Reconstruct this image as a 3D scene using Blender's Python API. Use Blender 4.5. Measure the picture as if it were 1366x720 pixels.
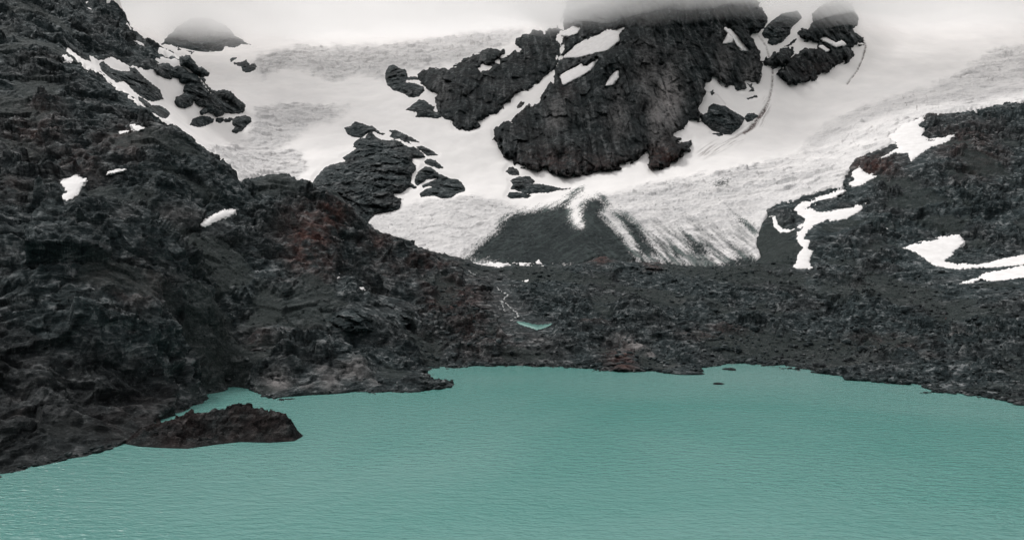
import bpy, math, random
import numpy as np
R = math.radians
random.seed(4)
rng = np.random.default_rng(7)
for o in list(bpy.data.objects):
    bpy.data.objects.remove(o)
scene = bpy.context.scene
COL = scene.collection

# ------------------------------------------------------------------ camera, sky, sun, exposure
FPX, CX, CY, CAMH = 911.0, 683.0, 360.0, 60.0          # focal length and centre in units of the photo's pixels; drone height
cam_d = bpy.data.cameras.new('camera')
cam_d.sensor_width = 36.0
cam_d.lens = 36.0 * FPX / 1366.0
cam_d.clip_start, cam_d.clip_end = 1.0, 20000.0
cam = bpy.data.objects.new('camera', cam_d)
cam.location = (0, 0, CAMH)
cam.rotation_euler = (R(90), 0, 0)
COL.objects.link(cam)
scene.camera = cam

SUN_EL, SUN_AZ = R(54), R(-72)                          # azimuth measured from +Y (the glacier) towards +X
world = bpy.data.worlds.new('World')
scene.world = world
world.use_nodes = True
wn, wl = world.node_tree.nodes, world.node_tree.links
bg = wn['Background']
sky = wn.new('ShaderNodeTexSky')
sky.sky_type = 'NISHITA'
sky.sun_disc = False
sky.sun_elevation = SUN_EL
sky.sun_rotation = SUN_AZ
sky.dust_density = 4.0
mx = wn.new('ShaderNodeMix'); mx.data_type = 'RGBA'
mx.inputs[0].default_value = 0.93                       # closed overcast: the blue sky barely comes through
wl.new(sky.outputs[0], mx.inputs[6])
mx.inputs[7].default_value = (6.68, 6.56, 6.50, 1)
# gradient added to darken camera-facing rock: bright overhead and over the ice, dark behind
tcw = wn.new('ShaderNodeTexCoord')
dotn = wn.new('ShaderNodeVectorMath'); dotn.operation = 'DOT_PRODUCT'
dotn.inputs[1].default_value = (-0.20, 0.35, 0.90)
wl.new(tcw.outputs['Generated'], dotn.inputs[0])
mr = wn.new('ShaderNodeMapRange')
for k_, v_ in zip(range(1, 5), (-0.30, 0.95, 0.10, 1.5)):
    mr.inputs[k_].default_value = v_
wl.new(dotn.outputs['Value'], mr.inputs[0])
mm = wn.new('ShaderNodeMix'); mm.data_type = 'RGBA'; mm.blend_type = 'MULTIPLY'
mm.inputs[0].default_value = 1.0
wl.new(mx.outputs[2], mm.inputs[6]); wl.new(mr.outputs[0], mm.inputs[7])
wl.new(mm.outputs[2], bg.inputs[0])
bg.inputs[1].default_value = 0.1
sun_d = bpy.data.lights.new('sun', 'SUN')
sun_d.energy = 1.5
sun_d.angle = R(11)
sun_d.color = (1.0, 0.99, 0.97)
sun = bpy.data.objects.new('sun', sun_d)
COL.objects.link(sun)
from mathutils import Vector
_d = Vector((math.sin(SUN_AZ) * math.cos(SUN_EL), math.cos(SUN_AZ) * math.cos(SUN_EL), math.sin(SUN_EL)))
sun.rotation_euler = _d.to_track_quat('Z', 'Y').to_euler()
sun.location = _d * 1500
vs = scene.view_settings
vs.view_transform = 'Standard'; vs.look = 'None'; vs.exposure = 0.25; vs.gamma = 1.0; vs.use_curve_mapping = False
cy = scene.cycles
cy.max_bounces = 20; cy.diffuse_bounces = 3; cy.glossy_bounces = 2; cy.volume_bounces = 14
cy.caustics_reflective = cy.caustics_refractive = False
cy.use_denoising = True
cy.sample_clamp_indirect = 4.0
cy.use_adaptive_sampling = False

# ------------------------------------------------------------------ numpy noise
_perm = rng.permutation(256).astype(np.int32)
_perm = np.concatenate([_perm, _perm, _perm])
_g3 = rng.normal(size=(256, 3)).astype(np.float32)
_g3 /= np.linalg.norm(_g3, axis=1)[:, None]

def perlin(x, y, z):
    x, y, z = (np.asarray(a, np.float32) for a in (x, y, z))
    xi, yi, zi = np.floor(x).astype(np.int32), np.floor(y).astype(np.int32), np.floor(z).astype(np.int32)
    xf, yf, zf = x - xi, y - yi, z - zi
    xi &= 255; yi &= 255; zi &= 255
    u, v, w = (f * f * f * (f * (f * 6 - 15) + 10) for f in (xf, yf, zf))
    def g(i, j, k):
        h = _perm[_perm[_perm[xi + i] + yi + j] + zi + k]
        G = _g3[h]
        return G[..., 0] * (xf - i) + G[..., 1] * (yf - j) + G[..., 2] * (zf - k)
    def lx(j, k):
        a, b = g(0, j, k), g(1, j, k)
        return a + u * (b - a)
    def ly(k):
        a, b = lx(0, k), lx(1, k)
        return a + v * (b - a)
    a, b = ly(0), ly(1)
    return (a + w * (b - a)) * 1.5

def fbm(x, y, z, wl, octv=4, gain=0.5, ridged=False, lac=2.1):
    f, a, s = 1.0 / wl, 1.0, 0.0
    for k in range(octv):
        n = perlin(x * f + 17.3 * k, y * f + 5.1 * k, z * f + 9.7 * k)
        if ridged:
            n = 1.0 - 2.2 * np.abs(n)
        s = s + n * a
        f *= lac; a *= gain
    return s

_cells = rng.random((256, 8)).astype(np.float32)
def blocks(x, y, z, wl, seed=0, tilt=1.0):
    """fractured rock: space cut into irregular cells, each a tilted facet with its own step"""
    x, y, z = (np.asarray(a, np.float32) / wl for a in (x, y, z))
    xi, yi, zi = (np.floor(a - 0.5).astype(np.int32) for a in (x, y, z))
    best = np.full(x.shape, 1e9, np.float32); out = np.zeros(x.shape, np.float32)
    for i in (0, 1):
        for j in (0, 1):
            for k in (0, 1):
                cx, cy_, cz = xi + i, yi + j, zi + k
                h = _perm[_perm[_perm[(cx + seed) & 255] + (cy_ & 255)] + (cz & 255)]
                c = _cells[h]
                dx = x - cx - 0.1 - 0.8 * c[..., 0]; dy = y - cy_ - 0.1 - 0.8 * c[..., 1]; dz = z - cz - 0.1 - 0.8 * c[..., 2]
                d2 = dx * dx + dy * dy + dz * dz
                v = (c[..., 3] - 0.5) + tilt * ((c[..., 4] - 0.5) * dx + (c[..., 5] - 0.5) * dy + (c[..., 6] - 0.5) * dz) * 2
                m_ = d2 < best
                best = np.where(m_, d2, best); out = np.where(m_, v, out)
    return out

def sstep(x, a, b):
    t = np.clip((x - a) / (b - a), 0, 1)
    return t * t * (3 - 2 * t)

# ------------------------------------------------------------------ the lie of the land: height over plan, from surveyed points
SHORE = [(-250,690),(-120,660),(0,632),(60,618),(110,605),(160,587),(215,562),(250,546),(275,531),(300,520),(330,519),(350,527),(400,529),(440,530),
         (480,526),(520,521),(560,520),(598,511),(575,489),(600,490),(640,489),(690,487),(740,488),(800,493),(850,494),(900,496),(938,496),
         (948,490),(960,486),(985,484),(1030,488),(1060,491),(1100,497),(1150,503),(1200,510),(1250,518),(1300,527),(1366,538),(1500,565),(1620,592)]
SURVEY = [
 # near left ridge and its face towards the lake
 (-250,230,330),(-100,268,335),(0,283,345),(60,285,360),(130,290,372),(180,302,378),(215,315,380),(250,345,378),(275,385,368),(287,430,355),(278,475,345),(258,515,330),
 (0,450,265),(100,440,285),(180,430,305),(230,440,318),(0,540,228),(100,540,255),(180,520,285),(230,510,305),(-250,450,250),(-150,380,290),(-120,560,215),
 # gully with scree
 (290,500,354),(305,460,388),(322,420,422),(332,385,455),(305,350,470),(265,322,470),(210,302,460),
 # ridge behind it and the upper left slope
 (130,288,430),(95,262,455),(95,245,470),(200,290,470),(140,205,520),(170,180,545),(205,162,570),(225,170,575),(250,182,580),(270,200,585),(292,215,590),(320,243,600),
 (200,230,500),(260,250,520),(290,290,500),(310,275,530),
 (-250,100,620),(-100,150,560),(0,200,510),(0,100,640),(50,150,590),(50,60,720),(100,130,640),(100,85,720),(150,120,720),(150,150,640),(180,140,700),(200,150,700),
 (110,190,540),(50,230,490),(0,250,440),(89,64,800),(-250,200,430),(-100,230,440),
 # far left peak
 (120,78,860),(150,80,900),(180,90,930),(207,90,950),(150,0,1150),(172,40,1100),(190,58,1080),(215,66,1070),(240,80,1060),(262,96,1045),(100,0,1150),(0,0,900),
 (50,20,850),(100,40,900),(0,50,760),(130,40,980),(-100,0,900),(-250,0,850),(0,-60,1100),(100,-60,1300),(-250,-80,1000),(150,-40,1260),
 # upper snowfields, left
 (300,180,1000),(330,225,900),(230,150,900),(220,130,930),(260,120,1080),(300,130,1120),(350,150,1130),(300,90,1350),(350,100,1320),(400,130,1230),(350,200,1000),
 (400,220,960),(450,190,1050),(500,160,1130),(450,130,1230),(500,110,1330),(430,100,1350),(380,75,1450),(500,70,1480),(600,55,1560),(660,45,1600),(300,68,1600),
 (270,68,1650),(270,30,1750),(330,55,1680),(400,45,1700),(500,40,1720),(600,35,1750),(400,20,1850),(250,0,1900),(600,0,1900),(400,-40,2050),(700,20,1800),
 (215,105,960),(240,110,1000),(230,72,1420),
 (480,240,920),(430,250,880),(540,220,980),(600,250,950),(580,200,1040),(620,180,1080),(500,285,850),
 # snout of the ice
 (500,300,800),(540,318,770),(580,335,745),(620,346,730),(560,275,860),(620,262,890),(660,275,880),(600,310,790),(650,315,790),(700,285,880),
 (700,345,735),(760,350,735),(750,300,820),(800,300,830),(780,260,920),(840,345,740),(870,300,830),(850,255,930),(930,345,740),(950,300,830),(1000,340,740),
 (1000,290,850),(960,235,960),(1020,240,950),
 # middle snow and the cliff wall
 (700,240,980),(800,235,1000),(760,235,1000),(900,225,1010),(680,210,1040),(650,170,1120),(720,130,1220),(750,90,1320),(630,170,1130),(560,150,1150),(600,100,1300),
 (680,60,1450),(740,35,1500),(760,200,1060),(800,150,1150),(900,150,1150),(900,80,1260),(800,80,1270),(850,20,1360),(950,20,1370),(900,-30,1440),(950,170,1140),(900,200,1060),
 (1000,180,1120),(1010,130,1220),(1050,100,1290),(1100,70,1340),(1020,60,1330),(1100,20,1430),(1150,40,1420),(1150,90,1330),(1180,60,1420),(1080,160,1180),(1100,190,1080),
 (1060,220,1000),(1130,200,1000),(1150,160,1100),(1200,130,1180),(1200,80,1350),(1250,50,1480),(1250,110,1220),(1300,80,1340),(1300,130,1130),(1366,60,1400),(1366,110,1180),
 (1200,30,1560),(1300,10,1600),(1366,0,1620),(1200,-20,1700),(1366,-40,1800),(1000,-40,1550),(1100,-30,1600),(1500,100,1200),(1500,0,1600),(1620,60,1250),(1620,-40,1700),(1500,-60,1900),
 # right slope
 (1030,285,830),(1065,268,850),(1105,252,870),(1130,235,890),(1166,203,930),(1208,166,990),(1263,152,1010),(1333,141,1030),(1366,134,1040),
 (1366,160,960),(1366,250,790),(1300,200,860),(1250,240,800),(1200,230,850),(1150,270,800),(1100,300,760),(1060,330,710),(1080,360,660),(1150,340,690),(1200,310,730),
 (1220,330,690),(1290,320,690),(1260,350,650),(1366,350,620),(1300,365,610),(1366,300,700),(1150,380,610),(1220,385,590),(1366,400,520),(1300,420,510),(1250,420,530),
 (1366,470,410),(1300,475,430),(1250,460,460),(1150,440,500),(1150,470,450),(1050,450,480),(1050,420,525),(1000,450,480),(1000,400,565),(1100,400,560),(1040,370,640),
 (1500,350,600),(1500,200,850),(1500,110,1020),(1500,450,420),(1620,300,700),(1620,120,1000),(1620,450,400),
 # moraine between lake and ice
 (600,470,445),(700,465,450),(800,470,445),(900,470,450),(980,465,455),(620,430,500),(700,440,485),(760,440,490),(850,440,490),(920,430,500),(600,400,550),(700,410,545),
 (718,435,500),(665,385,590),(680,395,570),(800,400,560),(880,400,560),(950,400,560),(650,370,630),(700,370,630),(760,370,620),(820,365,625),(900,370,620),(950,365,630),
 (620,349,672),(640,353,668),(690,354,665),(722,354,665),(760,354,660),(800,346,670),(840,350,670),(880,354,665),(930,356,660),(1000,353,670),
 # middle left ridge and headland
 (337,240,603),(360,234,606),(380,232,610),(392,239,612),(415,245,615),(430,249,617),(450,256,618),(462,270,620),(475,287,622),(490,300,625),(509,311,630),
 (540,321,638),(563,332,645),(581,339,650),(606,345,660),
 (350,300,530),(400,300,550),(450,330,545),(380,350,490),(330,330,500),(440,380,480),(500,340,580),(550,360,590),(500,380,520),(560,400,530),(480,420,440),(540,440,460),
 (590,450,470),(400,420,430),(380,460,385),(350,470,370),(440,470,385),(500,480,390),(560,498,388),(520,500,375),(440,500,355),(380,500,350),(340,440,400),(370,415,430)]
HIDDEN = [  # px, depth, height: ground the photo does not see
 (225,625,150),(270,645,140),(310,655,128),(172,1220,420),(230,1210,380),(150,1300,500),(360,690,128),(400,690,126),(440,690,120),(480,690,98),(520,690,84),(560,690,74),(600,690,65),
 (650,700,61),(700,700,60),(760,700,60),(820,700,61),(880,700,61),(940,700,61),(1000,700,63),(265,412,66)]
cp = [(x, (CY - y) / FPX, Y) for x, y, Y in SURVEY]
for x, y in SHORE:
    Y = CAMH * FPX / (y - CY)
    cp.append((x, -CAMH / Y, Y))
    if not (555 < x < 600):
        cp.append((x, (-2.5 - CAMH) / (Y * .95), Y * .95))
        if not (270 < x < 340):
            cp.append((x, (-9 - CAMH) / (Y * .8), Y * .8))
cp += [(598, (-2 - CAMH) / 400., 400.), (595, (-2 - CAMH) / 345., 345.), (620, (-3 - CAMH) / 380., 380.)]
for x in range(-250, 1650, 110):
    cp.append((x, (-12 - CAMH) / 115., 115.))
cp += [(x, (z - CAMH) / Y, Y) for x, Y, z in HIDDEN]
cp = np.array(cp, float)
CU = np.stack([(cp[:, 0] - CX) / FPX, np.log(cp[:, 2])], 1)
C2 = 0.022 ** 2
_r = np.sqrt(((CU[:, None] - CU[None]) ** 2).sum(-1) + C2)
n = len(cp)
A = np.zeros((n + 3, n + 3))
A[:n, :n] = -_r + np.eye(n) * 0.0015
A[:n, n] = 1; A[:n, n + 1:] = CU; A[n, :n] = 1; A[n + 1:, :n] = CU.T
W = np.linalg.solve(A, np.concatenate([cp[:, 1], np.zeros(3)]))

GPX = np.arange(-252, 1632, 3.0)
GY = np.geomspace(112, 2150, 760)
def _eval(u, v):
    out = np.zeros(u.shape, np.float32)
    for i in range(n):
        out -= (W[i] * np.sqrt((u - CU[i, 0]) ** 2 + (v - CU[i, 1]) ** 2 + C2)).astype(np.float32)
    return out + W[n] + W[n + 1] * u + W[n + 2] * v
_U, _V = np.meshgrid(((GPX - CX) / FPX).astype(np.float32), np.log(GY).astype(np.float32), indexing='ij')
GE = _eval(_U, _V)                                     # tangent of elevation above the drone, [px, Y]
LG0, LGS = math.log(GY[0]), (math.log(GY[-1]) - math.log(GY[0])) / (len(GY) - 1)

def land(px, Y):
    """smooth ground height at plan position (bearing px, depth Y)"""
    a = np.clip((px - GPX[0]) / 3.0, 0, len(GPX) - 1.001)
    b = np.clip((np.log(Y) - LG0) / LGS, 0, len(GY) - 1.001)
    i, j = a.astype(int), b.astype(int)
    fa, fb = a - i, b - j
    e = (GE[i, j] * (1 - fa) + GE[i + 1, j] * fa) * (1 - fb) + (GE[i, j + 1] * (1 - fa) + GE[i + 1, j + 1] * fa) * fb
    return CAMH + Y * e

def sight(px, py, ymin=100.0):
    """depth at which the smooth ground is met along a bearing and elevation"""
    e = (CY - py) / FPX
    j0 = int(np.searchsorted(GY, ymin))
    M = np.maximum.accumulate(GE[:, j0:], axis=1)
    GYj = GY[j0:]
    def col(i):
        out = np.empty(px.shape)
        for k in np.unique(i):
            s = i == k
            out[s] = np.interp(e[s], M[k], GYj)
        return out
    a = np.clip((px - GPX[0]) / 3.0, 0, len(GPX) - 1.001)
    i = a.astype(int); f = a - i
    y0, y1 = col(i), col(i + 1)
    r = y0 * (1 - f) + y1 * f
    jump = np.abs(y1 - y0) > 0.06 * y0
    return np.where(jump, np.where(f < .5, y0, y1), r)

def world_of(px, Y, z):
    return np.stack([(px - CX) / FPX * Y, Y, z], -1)

# ------------------------------------------------------------------ outlines
def tr(pts, s, ox, oy):
    return [(ox + x / s, oy + y / s) for x, y in pts]
Z1, Z2, Z3, Z4 = (4.5, 60, 0), (4.5, 200, 40), (5.539, 410, 150), (4.5, 500, 20)
Z5, Z6, Z7, Z8 = (4.236, 640, 80), (4.879, 900, 0), (4.8, 860, 100), (6.0, 640, 210)
RA, RB, RC, RD, RE = (2.879, 1020, 130), (2.97, 453, 0), (4.0, 0, 150), (6.545, 600, 330), (4.0, 250, 220)

SD_R = 14.0
def sdist(polys, x0, y0, w, h, step):
    """signed distance (photo pixels, + inside) on a raster, cut off at SD_R"""
    xs, ys = x0 + np.arange(w) * step, y0 + np.arange(h) * step
    D = np.full((w, h), SD_R, np.float32)
    ins = np.zeros((w, h), bool)
    for P in polys:
        P = np.array(P, float)
        for (ax, ay), (bx, by) in zip(P, np.roll(P, -1, 0)):
            i0 = max(0, int((min(ax, bx) - SD_R - x0) / step)); i1 = min(w, int((max(ax, bx) + SD_R - x0) / step) + 2)
            j0 = max(0, int((min(ay, by) - SD_R - y0) / step)); j1 = min(h, int((max(ay, by) + SD_R - y0) / step) + 2)
            if i1 > i0 and j1 > j0:
                X, Yy = xs[i0:i1, None], ys[None, j0:j1]
                dx, dy = bx - ax, by - ay
                t = np.clip(((X - ax) * dx + (Yy - ay) * dy) / (dx * dx + dy * dy + 1e-9), 0, 1)
                d = np.hypot(X - ax - t * dx, Yy - ay - t * dy)
                D[i0:i1, j0:j1] = np.minimum(D[i0:i1, j0:j1], d)
            if ay != by:
                sel = (ys >= min(ay, by)) & (ys < max(ay, by))
                xc = ax + (ys - ay) / (by - ay) * (bx - ax)
                ins ^= sel[None, :] & (xs[:, None] < xc[None, :])
    return np.where(ins, D, -D)

MX0, MY0, MW, MH = -256, -260, 1892, 1010
def mask(polys):
    return sdist(polys, MX0, MY0, MW, MH, 1.0)
def sample(M, px, py):
    a = np.clip(px - MX0, 0, MW - 1.001); b = np.clip(py - MY0, 0, MH - 1.001)
    i, j = a.astype(int), b.astype(int); fa, fb = a - i, b - j
    return (M[i, j] * (1 - fa) + M[i + 1, j] * fa) * (1 - fb) + (M[i, j + 1] * (1 - fa) + M[i + 1, j + 1] * fa) * fb

GLACIER = ([(140, -250)] + tr([(365,-40),(365,0),(430,30),(480,75),(492,110),(490,145),(520,180),(600,220),(680,265)], *Z1) +
  tr([(60,110),(120,140),(190,180),(130,175),(45,165)], *Z2) +
  tr([(668,350),(674,375),(660,405),(600,415),(530,390),(510,400),(400,350),(340,362),(318,368),(270,340),(262,352),(240,370),(190,330),(130,283),
      (135,300),(200,365),(300,425),(390,490),(440,530),(490,575),(530,600),(560,630),(625,655),(640,680),(665,720)], *Z1) +
  [(213,164),(231,173),(250,182),(270,200),(292,215),(320,243),(337,240),(360,234),(380,232),(392,239),(415,245),(430,249),(450,256),(462,270),(475,287),(490,300),
   (509,311),(540,321),(563,332),(581,339),(606,345),(618,347),(641,352),(690,352),(722,352),(760,354),(785,348),(800,343),(825,346),(880,351),(930,354),(985,353),
   (1005,350),(1013,343),(1008,325),(1013,308),(1020,291),(1024,279),(1041,271),(1065,267),(1072,260),(1105,252),(1124,250),(1128,234),(1142,213),(1166,201),(1194,191),
   (1183,182),(1208,165),(1228,156),(1246,153),(1263,151),(1298,146),(1333,140),(1355,136),(1366,132),(1500,108),(1650,90),(1650,-250)])

# snow lying on the rock slopes: outline, thickness, description
PATCHES = [
 (tr([(315,380),(345,350),(390,328),(425,345),(440,360),(458,362),(435,400),(420,435),(380,465),(345,470),(322,450),(360,425),(345,420),(345,400)], *RC), 2.0, 'rounded white snow patch in the notch of the dark left mountainside', None),
 (tr([(1072,600),(1090,580),(1150,550),(1200,525),(1255,525),(1250,540),(1200,565),(1140,585),(1110,610),(1080,610)], *RC), 1.6, 'narrow slanting snow strip in the saddle between two dark left ridges', None),
 (tr([(638,105),(680,102),(672,112),(640,119)], *RC), 1.2, 'tiny snow scrap under the crest of the left ridge, lower of two', None),
 (tr([(703,71),(740,78),(766,88),(720,99)], *RC), 1.2, 'small snow wedge at the crest of the left ridge, upper of two', None),
 (tr([(578,326),(610,312),(640,305),(667,307),(640,315),(610,323)], *RC), 1.0, 'thin snow sliver on a ledge above the rounded snow patch', None),
 (tr([(225,20),(250,20),(275,48),(292,72),(265,65)], *Z1), 2.5, 'slanting snow streak high on the misty left peak', None),
 (tr([(-40,180),(0,195),(45,215),(40,222),(0,207),(-40,195)], *Z1), 1.6, 'thin snow streak on the left peak, above the long couloir', None),
 (tr([(108,345),(125,341),(155,364),(125,369)], *Z1), 1.6, 'small snow spot just below the top of the snow couloir', None),
 (tr([(540,232),(560,245),(590,255),(594,268),(565,265),(548,250)], *Z1), 2.0, 'small snow patch on the right shoulder of the left peak', None),
 (tr([(463,155),(500,112),(540,92),(590,80),(615,72),(602,95),(585,105),(610,120),(605,145),(630,165),(690,150),(760,123),(730,145),(690,175),(640,190),(600,215),(565,242),(550,216),(500,210),(450,232),(480,215),(515,195),(500,172)], *RA), 2.2, 'wide snow patch with a long tail beside the glacier on the right slope', None),
 (tr([(318,330),(345,320),(335,285),(360,258),(378,262),(370,285),(395,300),(430,302),(380,330),(350,340)], *RA), 2.0, 'hooked snow patch beside the brown rock under the glacier edge', None),
 (tr([(145,403),(230,383),(305,358),(250,392),(170,416),(150,430),(185,430),(205,445),(250,440),(310,425),(385,412),(360,440),(310,467),(262,474),(240,467),(190,492),(158,522),(150,545),(175,545),(165,580),(185,590),(170,635),(195,658),(108,658),(130,600),(150,580),(125,545),(120,520),(148,497),(100,517),(60,518),(38,497),(26,460),(42,453),(52,488),(70,504),(100,506),(150,485),(158,465),(113,440)], *RA), 1.8, 'branching snow tongue running down the gully right of the glacier', None),
 (tr([(508,575),(580,563),(660,545),(745,532),(765,560),(720,595),(725,605),(685,628),(740,642),(820,640),(900,621),(996,600),(1120,575),(1160,605),(996,640),(900,652),(820,653),(730,659),(650,645),(610,615),(580,595)], *RA), 1.8, 'large triangular snow patch with a long strip on the right slope', None),
 (tr([(750,717),(800,700),(830,688),(850,672),(900,664),(996,645),(1120,628),(1160,665),(996,690),(880,706),(830,697),(800,710)], *RA), 1.6, 'lower snow strip near the foot of the right slope', None),
 (tr([(195,128),(270,143),(290,150),(350,105),(410,95),(425,83),(440,100),(480,120),(520,148),(430,170),(350,153),(280,156)], *RD), 4.5, 'small mound of snow on the moraine crest, largest of three', None),
 (tr([(548,136),(590,103),(622,125),(735,138),(620,152),(600,139)], *RD), 4.5, 'low snow heap with a flat tail on the moraine crest, middle of three', None),
 (tr([(733,127),(770,100),(790,108),(804,147),(760,141)], *RD), 4.5, 'pointed little snow heap on the moraine crest, rightmost of three', None),
 (tr([(618,297),(650,287),(686,281),(691,291),(650,298),(630,301)], *RD), 1.0, 'short snow sliver on the moraine above the thin white stream', None),
 (tr([(790,574),(810,580),(825,605),(800,622),(784,610)], *RE), 1.2, 'tiny upright snow spot beside the rusty red rock face', None),
 (tr([(898,662),(920,654),(938,651),(940,662),(912,670)], *RE), 1.0, 'tiny flat snow spot below the rusty red rock face', None),
 (tr([(462,506),(470,502),(478,507),(474,514),(465,514)], *RA), 1.0, 'single round snow dot on the dark right slope', None),
]
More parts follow.
